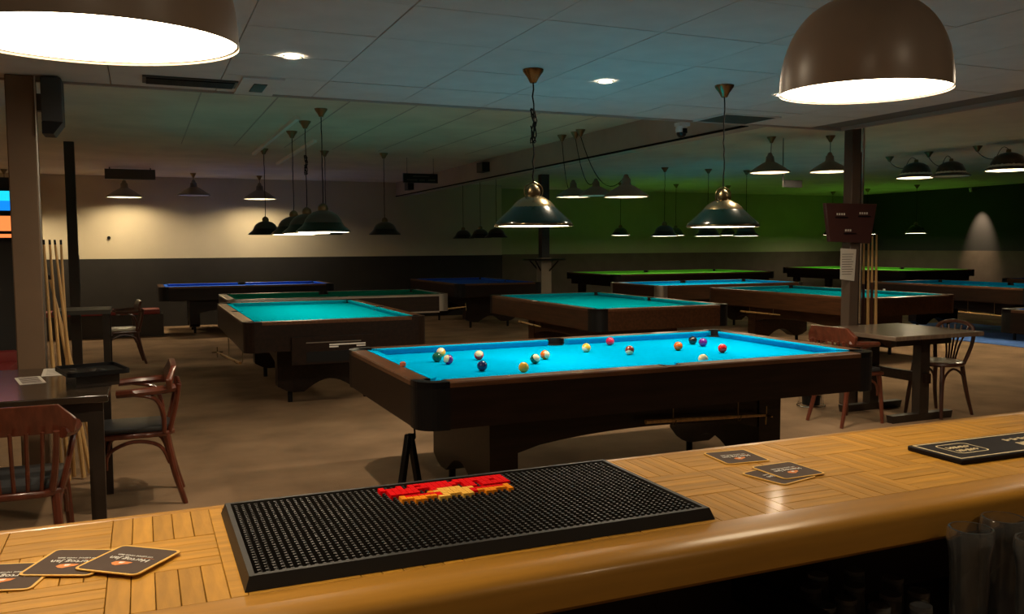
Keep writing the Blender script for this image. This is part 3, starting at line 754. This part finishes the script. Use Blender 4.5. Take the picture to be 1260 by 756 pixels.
def dome_lamp(label, x, y, z, on, zc, R=.26, off=(0, 0), group='dome lamps'):
    t = thing('dome_lamp', label, 'lamp', (x, y, 0), 0, group)
    k = R/.26
    MB().lathe([(.26*k, z), (.262*k, z+.012*k), (.235*k, z+.028*k), (.20*k, z+.05*k), (.185*k, z+.10*k), (.15*k, z+.165*k), (.09*k, z+.20*k), (.03*k, z+.215*k), (0, z+.217*k)], 30).build('shade', 'enamel_dark', t, smooth=True)
    MB().lathe([(.03*k, z+.21*k), (.025*k, z+.25*k), (0, z+.255*k)], 12).build('socket_cap', 'brass_dark', t, smooth=True)
    MB().disc(.14*k, z+.075*k, 28).build('diffuser', 'lamp_cone' if on else 'lamp_off', t)
    MB().lathe([(.24*k, z+.004), (.18*k, z+.09*k), (.06*k, z+.18*k)], 20).build('inner_reflector', 'shade_white', t, smooth=True)
    rx, ry = off
    rose(t, zc, rx, ry, 'brass_dark', .06)
    zt = z+.25*k; z1 = zc-.075; pts = []
    for i in range(15):
        s_ = i/14; pts.append((rx*s_, ry*s_, zt+(z1-zt)*s_ - .5*(4*s_*(1-s_))*.22 + .10*math.sin(PI*min(1, s_*2.5))))
    cord(pts, t)
    return t
# over the blue table
billiard_lamp('green and brass lamp over the left half of the blue table', 2.11, 4.60, 1.552, ZL, True, .228, True, 'lamp_on')
billiard_lamp('green and brass lamp over the right half of the blue table', 3.45, 4.60, 1.552, ZL, True, .228, False, 'lamp_on')
# over the end-on teal table
for k, (y, lab) in enumerate(((8.18, 'nearest of three lit lamps over the end-on teal table'), (9.04, 'middle lamp of three over the end-on teal table'), (9.87, 'farthest lamp of three over the end-on teal table'))):
    billiard_lamp(lab, 1.58, y, 1.575, ZH, True, .25, k == 1, far=True, top='enamel_dark')
for x, lab in ((1.51, 'unlit lamp over the left end of the dark green table'), (2.30, 'unlit lamp over the middle of the dark green table'), (3.11, 'unlit lamp over the right end of the dark green table')):
    billiard_lamp(lab, x, 11.72, 1.60, ZH, False, .22, far=True, top='enamel_dark', green='black_gloss')
for y, lab in ((13.75, 'right lamp of three dark ones over the unlit table'), (14.5, 'middle lamp of three dark ones over the unlit table'), (15.4, 'left lamp of three dark ones over the unlit table')):
    billiard_lamp(lab, 5.6, y, 1.58, ZH, False, .20, far=True, top='enamel_dark', green='black_gloss')
for x, lab in ((8.03, 'lit lamp over the left end of the silver cornered table'), (8.90, 'lamp over the middle of the silver cornered table'), (9.70, 'lamp over the right end of the silver cornered table')):
    billiard_lamp(lab, x, 12.28, 1.585, ZH, True, .225, far=True, top='enamel_dark', green='black_gloss')
for x, lab in ((9.1, 'small lamp over the left end of the green snooker table'), (10.45, 'middle lamp over the green snooker table'), (11.8, 'lamp over the right end of the green snooker table')):
    billiard_lamp(lab, x, 15.55, 1.64, ZH, True, .20, far=True, top='enamel_dark')
for y, lab in ((14.0, 'lit lamp before the black wall over the near end of the right snooker table'), (15.4, 'lamp over the middle of the right snooker table'), (16.5, 'lamp over the far end of the right snooker table')):
    billiard_lamp(lab, 15.65, y, 1.66, ZH, True, .23, far=True, top='enamel_green')
# raised cone lamps
cone_lamp('lit cone lamp by the beam, leftmost of the raised trio', 4.66, 9.05, 2.0, True, ZH, .20, .5, rose_at=(-.12, .05))
cone_lamp('unlit cone lamp in the middle of the raised trio by the beam', 4.66, 8.50, 1.985, False, ZH, .19, .4, rose_at=(-.10, .3))
cone_lamp('largest lit cone lamp of the raised trio by the beam', 4.66, 7.85, 1.935, True, ZH, .235, .5, rose_at=(-.14, .75))
cone_lamp('lit cone lamp beside the small exit sign', 6.86, 8.26, 2.28, True, ZH, .235, .3, rose_at=(.1, .1))
cone_lamp('lit cone lamp left of the scoreboard column', 7.46, 7.93, 2.28, True, ZH, .23, .3, rose_at=(.1, .1))
cone_lamp('lit cone lamp before the back wall, leftmost', -.23, 16.28, 2.30, True, ZH, .29)
cone_lamp('unlit cone lamp between the two lit ones at the back wall', .87, 16.0, 2.335, False, ZH, .27)
cone_lamp('lit cone lamp before the back wall, right of the unlit one', 2.0, 16.2, 2.30, True, ZH, .29)
cone_lamp('lit cone lamp over the lounge, beyond the left picture edge by the wall', -2.0, 16.2, 2.15, True, ZH, .29)
cone_lamp('added fill cone lamp, unseen beyond the left picture edge mid hall', -2.9, 12.0, 2.15, True, ZH, .29)  # this lamp and the next are added out of view to brighten the hall
cone_lamp('added fill cone lamp, unseen beyond the left picture edge near the sofa', -2.9, 7.2, 2.15, True, ZH, .29)
dome_lamp('lit dome lamp right of the scoreboard column', 10.2, 9.15, 2.37, True, ZH, .27, (0, .48))
dome_lamp('unlit dark dome lamp between two lit ones', 10.2, 8.57, 2.35, False, ZH, .25, (0, .37))
dome_lamp('lit dome lamp at the right picture edge', 10.2, 7.72, 2.36, True, ZH, .28, (0, .45))
# bar pendants
def pendant(label, x, y, z, R, tilt=0.):
    t = thing('pendant_lamp', label, 'lamp', (x, y, z), 0, 'pendants over the bar')
    rot = Matrix.Rotation(tilt, 3, RT).to_euler()     # the shade hangs a little askew on its cord
    pr = [(1., 0), (1.0, .03)] + [(math.cos(a)**.75 if a < 1.5 else .08, .03+1.12*math.sin(a)**.95) for a in [PI/2*i/16 for i in range(1, 16)]] + [(.07, 1.155), (.0, 1.157)]
    sh = MB().lathe([(r*R, h*R) for r, h in pr], 56).build('shade', 'enamel_dome', t, smooth=True, rot=rot)
    MB().lathe([(r*R*.985, .004+h*R*.98) for r, h in pr[:-3]], 40).build('inner_reflector', 'shade_white', sh, smooth=True)
    MB().disc(R*.978, .004, 48).build('diffuser', 'lamp_bar', sh)
    MB().lathe([(.0, 1.15*R), (.028, 1.15*R), (.028, 1.15*R+.05), (.01, 1.15*R+.07), (0, 1.15*R+.07)], 16).build('socket_cap', 'brass_dark', sh, smooth=True)
    top = Matrix.Rotation(tilt, 3, RT) @ Vector((0, 0, 1.15*R+.06))
    cord([top, (0, 0, ZL-z)], t)
    rose(t, ZL-z, m='steel_dark')
pendant('large domed pendant over the bar, cut by the top left corner', -.042, 1.22, 1.695, .170, math.radians(2.2))
pendant('large domed pendant hanging over the right of the bar', 1.384, 1.378, 1.75, .168, math.radians(1.0))
# recessed spots in the tiled ceiling
def spot(label, x, y, m='lamp_spot'):
    t = thing('recessed_spot', label, 'ceiling spot', (x, y, ZL), 0, 'recessed ceiling spots')
    MB().lathe([(.052, -.001), (.052, -.008), (.036, -.006), (.034, -.001)], 20).build('trim_ring', 'print_white', t, smooth=True)
    MB().disc(.035, -.003, 20).build('bulb', m, t)
spot('recessed spot beside the air vent at the left', .77, 4.75)
spot('recessed spot in the teal lit tiles right of the first lamp', 2.67, 4.75)
spot('recessed spot half hidden behind the right pendant', 4.02, 4.72)
spot('added fill spot, unseen high over the bar walkway, left', -.4, 2.9)  # walkway pair added out of view to light the floor
spot('added fill spot, unseen high over the bar walkway, right', 5.0, 3.0)
spot('added fill spot, unseen above the staff side of the bar, left', -.1, -.35, 'lamp_fill_spot')  # staff side pair added behind the view to light the bar front
spot('added fill spot, unseen above the staff side of the bar, right', 1.5, -.35, 'lamp_fill_spot')

# ------------------------------------------------------------------ ceiling fittings
v = thing('air_vent', 'dark slatted air vent set in the tiled ceiling at the left', 'vent', (.36, 5.68, ZL))
MB().box(-.32, .22, -.11, .11, -.010, 0).build('frame', 'grey_box', v)
for k in range(7): MB().box(-.30, .20, -.09+k*.028, -.075+k*.028, -.018, -.008).build('slat', 'black_plastic', v)
v = thing('air_vent', 'pale ceiling cassette with a narrow dark slot', 'vent', (.70, 5.68, ZL))
MB().box(-.11, .13, -.29, .29, -.012, 0).build('frame', 'ceiling_tile', v)
MB().box(-.03, .05, -.12, .16, -.016, -.010).build('slot', 'black_plastic', v)
v = thing('ceiling_hatch', 'dark open hatch at the edge of the tiled ceiling', 'hatch', (4.44, 5.76, ZL))
MB().box(-.25, .25, -.20, .20, -.006, 0).build('opening', 'black_plastic', v)
ring(-.27, .27, -.22, .22, .02, -.010, 0).build('frame', 'ceiling_tile', v)
v = thing('security_camera', 'white dome security camera under the ceiling edge', 'camera', (4.12, 6.06, 2.36))
MB().box(-.05, .05, -.05, .03, .05, .078).build('bracket', 'print_white', v)
MB().lathe([(0, .06), (.045, .055), (.05, .02), (.045, 0)], 18).build('housing', 'print_white', v, smooth=True)
MB().lathe([(.042, .005), (.038, -.02), (.022, -.038), (0, -.044)], 16).build('lens_dome', 'black_gloss', v, smooth=True)
MB().box(-.02, .02, -.055, -.045, -.01, .03).build('lens', 'black_gloss', v)
v = thing('wall_speaker', 'black slanted box speaker on the beam', 'speaker', (4.748, 12.05, 2.60))
MB().prism([(0, -.16), (-.10, -.12), (-.10, .12), (0, .16)], -.07, .07).build('casing', 'black_plastic', v)
MB().box(-.104, -.099, -.11, .11, -.06, .06).build('grille', 'grey_box', v)
v = thing('wall_speaker', 'small black speaker on the beam near the back wall', 'speaker', (4.748, 15.9, 2.57))
MB().prism([(0, -.16), (-.10, -.12), (-.10, .12), (0, .16)], -.07, .07).build('casing', 'black_plastic', v)
MB().box(-.104, -.099, -.11, .11, -.06, .06).build('grille', 'grey_box', v)
v = thing('hanging_sign', 'black hanging sign with two faint lines in mid hall', 'sign', (3.78, 12.2, 2.36))
MB().box(-.26, .26, -.02, .02, 0, .135).build('panel', 'black_gloss', v)
for s_ in (-.2, .2): MB().cyl((s_, 0, .135), (s_, 0, ZH-2.36), .004, n=6).build('hanger', 'steel_dark', v)
for z, a, b in ((.095, -.12, .13), (.042, -.21, -.05), (.042, -.02, .06), (.042, .11, .22)): MB().box(a, b, -.0215, -.0195, z-.008, z+.008).build('lettering', 'grey_box', v.children[0])
v = thing('hanging_sign', 'small dark exit sign on a pale bracket beside the cone lamp', 'sign', (7.32, 8.40, 2.13))
MB().box(-.13, .14, -.015, .015, 0, .085).build('panel', 'black_plastic', v)
MB().box(-.144, -.138, -.008, .008, 0, .16).build('bracket', 'steel_dark', v)
MB().cyl((-.146, 0, .16), (-.146, 0, ZH-2.13), .006, n=6).build('hanger', 'steel_dark', v)
v = thing('heater_panel', 'grey heater panel hung over the leftmost cone lamp', 'heater', (-.12, 15.2, 2.53))
MB().box(-.37, .37, -.06, .06, 0, .16).build('casing', 'grey_box', v)
for s_ in (-.3, .3): MB().cyl((s_, 0, .16), (s_, 0, ZH-2.53), .01, n=6).build('hanger', 'steel_dark', v)
v = thing('wall_light', 'tiny bright spotlight on the green wall left of the cone lamps', 'spotlight', (8.35, YG, 2.42))
MB().lathe([(0, 0), (.04, 0), (.05, .05), (0, .06)], 12).build('housing', 'print_white', v, smooth=True).rotation_euler = (PI/2, 0, 0)
MB().disc(.035, .0, 12).build('bulb', 'lamp_far', v, rot=(PI/2, 0, 0), loc=(0, -.062, 0))
v = thing('wall_light', 'small spotlight high on the black right wall washing it', 'spotlight', (X1-.02, 13.85, 2.62))
MB().box(-.36, .018, -.012, .012, .03, .05).build('bracket', 'steel_dark', v)
MB().cyl((-.38, 0, .05), (-.355, 0, -.03), .03, n=12).build('housing', 'print_white', v, smooth=True)
ld = bpy.data.lights.new('bulb', 'SPOT'); ld.energy = 85; ld.spot_size = .8; ld.spot_blend = 1.0; ld.color = (1., .72, .45); ld.shadow_soft_size = .02
lo = bpy.data.objects.new('bulb', ld); COL.objects.link(lo); lo.parent = v; lo.location = (-.36, 0, -.06); lo.rotation_euler = (0, -.36, 0)
v = thing('loudspeaker', 'dark box loudspeaker fixed on the left brown post', 'speaker', (-.46, 5.88, 2.13))
MB().prism([(-.05, -.10), (.06, -.10), (.06, .10), (-.05, .10)], .05, .31).build('casing', 'speaker_blue', v, bevel=.006, seg=1)
MB().slab([(-.05, .05), (.06, .05), (.01, -.02), (-.05, -.02)], lambda u, w_, d: (u, d, w_), -.10, .10).build('lower_horn', 'black_plastic', v)
MB().box(-.086, -.05, -.03, .03, .12, .22).build('bracket', 'steel_dark', v)

# ------------------------------------------------------------------ scoreboard, notice, cues on the column
v = thing('score_board', 'dark red scoreboard on the right column', 'scoreboard', (5.715, 5.815, 1.44))
MB().slab([(-.24, .02), (.22, .0), (.29, .35), (-.30, .35)], lambda u, w_, d: (u, d, w_), -.02, .02).build('panel', 'board_red', v, bevel=.004, seg=1, label='dark red board panel')
pan = v.children[0]
for x, z, nw in ((-.13, .255, 4), (.13, .265, 4), (-.03, .115, 3)):
    for k in range(nw): MB().box(x-.045+k*.026, x-.045+k*.026+.016, -.0215, -.0195, z-.008, z+.010).build('digit', 'paper', pan)
    MB().box(x-.06, x+.075, -.030, -.020, z-.030, z-.022).build('peg_rail', 'black_plastic', pan)
v = thing('notice_sheet', 'white paper notice hung below the scoreboard', 'paper', (5.715, 5.832, 1.11))
MB().slab([(-.085, .29), (.095, .28), (.078, 0), (-.085, .02)], lambda u, w_, d: (u, d, w_), -.001, .001).build('sheet', 'paper', v)
sh = v.children[0]
for k in range(9): MB().box(-.068, .062-.01*(k % 3), -.0022, -.0011, .235-.022*k, .240-.022*k).build('print_line', 'print_dark', sh)
def cue(label, p, q, dark=False, group='cues'):
    t = thing('pool_cue', label, 'cue', p, 0, group)
    d = Vector(q)-Vector(p)
    MB().tube([(0, 0, 0), d*.25, d*.5], [.0145, .0135, .011], 8).build('butt', 'cue_dark' if dark else 'cue_wood', t, smooth=True)
    MB().tube([d*.5, d*.98], [.011, .0068], 8).build('shaft', 'cue_wood', t, smooth=True)
    MB().tube([d*.98, d], [.0068, .0064], 8).build('tip', 'black_plastic', t)
rk = thing('cue_rack', 'slim wooden cue rack behind the right column', 'cue rack', (6.02, 5.93, 0))
MB().box(-.07, .16, -.05, .05, .62, .65).build('rest', 'wood_dark', rk)
MB().box(-.07, .16, .02, .06, 1.18, 1.20).build('holder', 'wood_dark', rk)
MB().box(-.075, -.055, .03, .06, .0, 1.25).build('upright', 'wood_dark', rk)
for k, (dx, lab) in enumerate(((-.035, 'cue in the right rack, closest to the column'), (.02, 'cue in the right rack, second from the column'), (.065, 'cue in the right rack, third from the column'), (.115, 'cue in the right rack, farthest from the column'))):
    cue(lab, (6.02+dx, 5.905, .652), (6.025+dx, 5.925, 1.50+.012*k), k % 2 == 0, 'cues in the right rack')
cues = [((-.49, 5.80), -.532, 'cue leaning beside the left post, leftmost tip'), ((-.455, 5.85), -.505, 'cue leaning beside the left post, second tip from the post'), ((-.375, 5.92), -.482, 'cue leaning beside the left post, third tip from the post'), ((-.435, 5.90), -.452, 'cue leaning beside the left post, rightmost tip'),
        ((-.345, 6.08), -.525, 'short cue slanting low behind the leaning cues'), ((-.30, 6.12), -.535, 'strongly slanted cue behind the leaning bunch')]
for k, ((x, y), xt, lab) in enumerate(cues):
    cue(lab, (x, (5.82, 5.87, 5.92, 5.97, 6.03, 6.09)[k], .012), (xt, (5.82, 5.87, 5.92, 5.97, 6.03, 6.09)[k]+.02, 1.49 - (.22 if k > 3 else 0)), False, 'cues leaning by the left post')

# ------------------------------------------------------------------ furniture
def captain_chair(label, x, y, rz, seat='seat_vinyl', wood='chair_wood', group='captain chairs'):
    # local: the sitter faces +X
    t = thing('captain_chair', label, 'chair', (x, y, 0), rz, group); t.scale = (.94, .94, .94)
    st = MB(); st.prism([(.22, -.20), (.24, -.10), (.24, .10), (.22, .20), (-.16, .19), (-.21, .12), (-.21, -.12), (-.16, -.19)], .415, .445); st.build('seat_frame', wood, t, bevel=.006, seg=1)
    MB().prism([(.20, -.18), (.225, -.09), (.225, .09), (.20, .18), (-.14, .17), (-.19, .10), (-.19, -.10), (-.14, -.17)], .444, .478).build('seat_cushion', seat, t, bevel=.014, seg=2)
    for sy in (-1, 1):
        MB().tube([(.19, sy*.17, .42), (.205, sy*.185, .2), (.215, sy*.195, 0)], [.021, .018, .014], 8).build('leg', wood, t, smooth=True)
        MB().tube([(-.16, sy*.16, .42), (-.20, sy*.175, .2), (-.255, sy*.19, 0)], [.021, .019, .015], 8).build('leg', wood, t, smooth=True)
        # arm: flat curved rail on a bent support
        MB().tube([(.10, sy*.235, .69), (.0, sy*.245, .695), (-.13, sy*.235, .70), (-.21, sy*.20, .705)], [.022, .024, .025, .026], 8).build('arm_rest', wood, t, smooth=True)
        MB().tube([(-.15, sy*.185, .44), (-.145, sy*.215, .56), (-.10, sy*.235, .655), (.02, sy*.242, .685)], .014, 8).build('arm_support', wood, t, smooth=True)
        MB().tube([(.17, sy*.175, .24), (.15, sy*.175, .34), (.02, sy*.175, .395), (-.12, sy*.170, .36), (-.175, sy*.168, .25)], .011, 6).build('side_hoop', wood, t, smooth=True)
        MB().tube([(-.18, sy*.15, .44), (-.215, sy*.17, .58), (-.24, sy*.18, .72)], [.016, .015, .014], 8).build('back_post', wood, t, smooth=True)
    for k in range(5):
        yy = -.12+.06*k
        MB().tube([(-.19, yy*.9, .44), (-.225, yy, .58), (-.245, yy*1.05, .72)], .009, 6).build('spindle', wood, t, smooth=True)
    MB().slab([(-.25, .70), (.25, .70), (.26, .76), (.19, .835), (-.19, .835), (-.26, .76)], lambda u, w_, d: (d-.22*(u/.26)**2*-.35-.085*0, u, w_), -.272, -.238).build('top_rail', wood, t, bevel=.008, seg=2)
    return t
def cafe_chair(label, x, y, rz, seat='seat_pale', group='bentwood chairs'):
    t = thing('bentwood_chair', label, 'chair', (x, y, 0), rz, group); wood = 'chair_wood_dark'
    MB().lathe([(0, .425), (.195, .425), (.205, .437), (.20, .452), (.185, .458), (0, .455)], 24).build('seat', wood, t, smooth=True)
    MB().lathe([(0, .456), (.165, .4585), (.16, .464), (0, .466)], 20).build('seat_pad', seat, t, smooth=True)
    for sy in (-1, 1):
        MB().tube([(.13, sy*.13, .43), (.16, sy*.15, .2), (.18, sy*.165, 0)], [.019, .017, .013], 8).build('leg', wood, t, smooth=True)
        MB().tube([(-.14, sy*.12, .43), (-.175, sy*.145, .2), (-.23, sy*.165, 0)], [.019, .017, .013], 8).build('leg', wood, t, smooth=True)
        MB().tube([(.14, sy*.145, .22), (.12, sy*.145, .34), (0, sy*.14, .40), (-.13, sy*.14, .33), (-.16, sy*.142, .22)], .010, 6).build('side_hoop', wood, t, smooth=True)
    MB().tube([(-.15, -.13, .43), (-.19, -.165, .58), (-.21, -.17, .69), (-.218, -.13, .755), (-.222, 0, .78), (-.218, .13, .755), (-.21, .17, .69), (-.19, .165, .58), (-.15, .13, .43)], .016, 8).build('back_hoop', wood, t, smooth=True)
    for k in range(5):
        a = (k-2)/2
        MB().tube([(-.165, a*.04, .45), (-.19, a*.06, .58), (-.218, a*.12, .755-.015*abs(a))], .008, 6).build('spindle', wood, t, smooth=True)
    return t
captain_chair('reddish captain chair drawn up at the right side of left table', -.055, 5.30, PI)
captain_chair('captain chair with its back to the bar at the left table', -.52, 4.25, PI/2)
captain_chair('captain chair behind the right corner of the blue table', 5.21, 5.30, .05)
cafe_chair('bentwood chair with fan back at the right table', 6.13, 5.22, PI+.1)
captain_chair('dark captain chair with shiny pale seat far left behind the posts', -.24, 11.75, PI+.1, 'seat_pale', 'chair_wood_dark')
# left table
t = thing('dining_table', 'dark wooden table with tray and papers at the left', 'table', (-.585, 5.02, 0))
MB().box(-.42, .42, -.58, .58, .715, .75).build('table_top', 'wood_dark_top', t, bevel=.004, seg=1)
MB().box(-.37, .37, -.53, .53, .62, .715).build('apron', 'wood_dark', t)
for sx in (-1, 1):
    for sy in (-1, 1): MB().box(sx*.36-.035, sx*.36+.035, sy*.50-.035, sy*.50+.035, 0, .715, .004).build('leg', 'wood_dark', t)
v = thing('serving_tray', 'black serving tray with raised rim on the left table', 'tray', (-.25, 4.86, .7505), .25)
MB().prism(rrect(.135, .165, .03), .06, .066).build('tray_base', 'black_plastic', v)
o = rrect(.145, .175, .035); i_ = rrect(.137, .167, .03); mb = MB(); n = len(o)
for k in range(n): mb.prism([o[k], o[(k+1) % n], i_[(k+1) % n], i_[k]], .06, .082)
mb.build('tray_rim', 'black_plastic', v, smooth=True)
MB().box(-.10, .10, -.13, .13, 0, .06, .0).build('stand', 'wood_dark', v)
rs = random.Random(9)
for k in range(12): MB().cyl((rs.uniform(-.1, .1), rs.uniform(-.13, .13), .066), (0, 0, 0), 0, n=3) if False else None
for k in range(9):
    x, y = rs.uniform(-.1, .1), rs.uniform(-.12, .12)
    MB().lathe([(0, .066), (.016, .066), (.016, .070), (0, .071)], 10, (x, y, 0)).build('beer_cap', 'steel_dark', v, smooth=True)
v = thing('menu_sheet', 'white printed sheet lying on the left table', 'paper', (-.455, 5.39, .7508), .05)
MB().box(-.07, .07, -.16, .16, 0, .001).build('sheet', 'paper', v)
sh = v.children[0]
for k in range(6): MB().box(-.05+.0, .045, -.12+.045*k, -.112+.045*k, .001, .0013).build('print_line', 'print_dark', sh)
v = thing('menu_card', 'brown photo card beside the white sheet on left table', 'card', (-.555, 5.10, .7508), .2)
MB().box(-.06, .06, -.14, .14, 0, .001).build('card', 'paper', v)
for k in range(5): MB().box(-.045, .045, -.11+.048*k, -.08+.048*k, .001, .0013).build('picture_block', 'board_red', v)
# right table
t = thing('trestle_table', 'wooden trestle table beside the scoreboard column', 'table', (5.80, 5.36, 0))
MB().box(-.48, .49, -.44, .44, .685, .72).build('table_top', 'table_mid_top', t, bevel=.004, seg=1)
for sy in (-1, 1):
    MB().box(-.05, .05, sy*.26-.04, sy*.26+.04, .06, .685).build('post', 'wood_dark', t)
    MB().box(-.33, .33, sy*.26-.035, sy*.26+.035, 0, .06, .006).build('foot', 'wood_dark', t)
    MB().box(-.30, .30, sy*.26-.03, sy*.26+.03, .62, .685).build('bearer', 'wood_dark', t)
MB().box(-.022, .022, -.34, .30, .31, .39).build('stretcher', 'wood_table', t)
# wire bin by the column
v = thing('wire_bin', 'small dark bin in a wire frame below the right table', 'bin', (5.42, 5.93, 0))
MB().lathe([(0, .02), (.075, .02), (.09, .20), (.085, .20), (.07, .03), (0, .03)], 16).build('bucket', 'black_plastic', v, smooth=True)
for z, r in ((.012, .12), (.12, .10), (.235, .10)): MB().tube([(r*math.cos(2*PI*i/20), r*math.sin(2*PI*i/20), z) for i in range(21)], .005, 5).build('wire_ring', 'chrome', v)
for a in range(6): MB().tube([(.12*math.cos(a), .12*math.sin(a), .012), (.10*math.cos(a), .10*math.sin(a), .235)], .004, 5).build('wire', 'chrome', v)
mat('patch_blue', (.10, .22, .62), .8, spec=.2, var=.2, scale=3)
v = thing('floor_patch', 'bright blue floor patch under the long blue table at the right', 'mat', (12.3, 9.6, 0))  # flat blue patch on the carpet beneath the table
MB().cham(-1.2, 1.25, -1.75, 1.65, .0005, .012, .004).build('patch_body', 'patch_blue', v)
# back left: table and red bench
t = thing('dining_table', 'grey topped square table in the far left background', 'table', (-.62, 11.0, 0))
MB().box(-.30, .28, -.33, .33, .70, .745).build('table_top', 'grey_box', t)
for sx in (-1, 1):
    for sy in (-1, 1): MB().box(sx*.23-.035, sx*.23+.035, sy*.27-.035, sy*.27+.035, 0, .70).build('leg', 'wood_dark', t)
t = thing('wall_bench', 'dark bench with red cushions before the back wall', 'bench', (-.45, 15.4, 0))
MB().box(-1.2, .75, -.25, .25, 0, .36).build('base', 'wood_dark', t)
for k in range(3): MB().box(-1.18+.64*k, -.58+.64*k, -.25, .22, .36, .44).build('cushion', 'seat_red', t, bevel=.02, seg=2)
t = thing('lounge_sofa', 'dark red sofa at the far left edge below the screens', 'sofa', (-1.55, 8.3, 0))
MB().box(-.8, .55, -.35, .35, .0, .30).build('base', 'black_plastic', t)
MB().box(-.78, .53, -.35, .28, .30, .46).build('seat_cushion', 'seat_red', t, bevel=.03, seg=2)
MB().box(-.78, .53, .22, .38, .40, .55).build('back_cushion', 'seat_red', t, bevel=.03, seg=2)
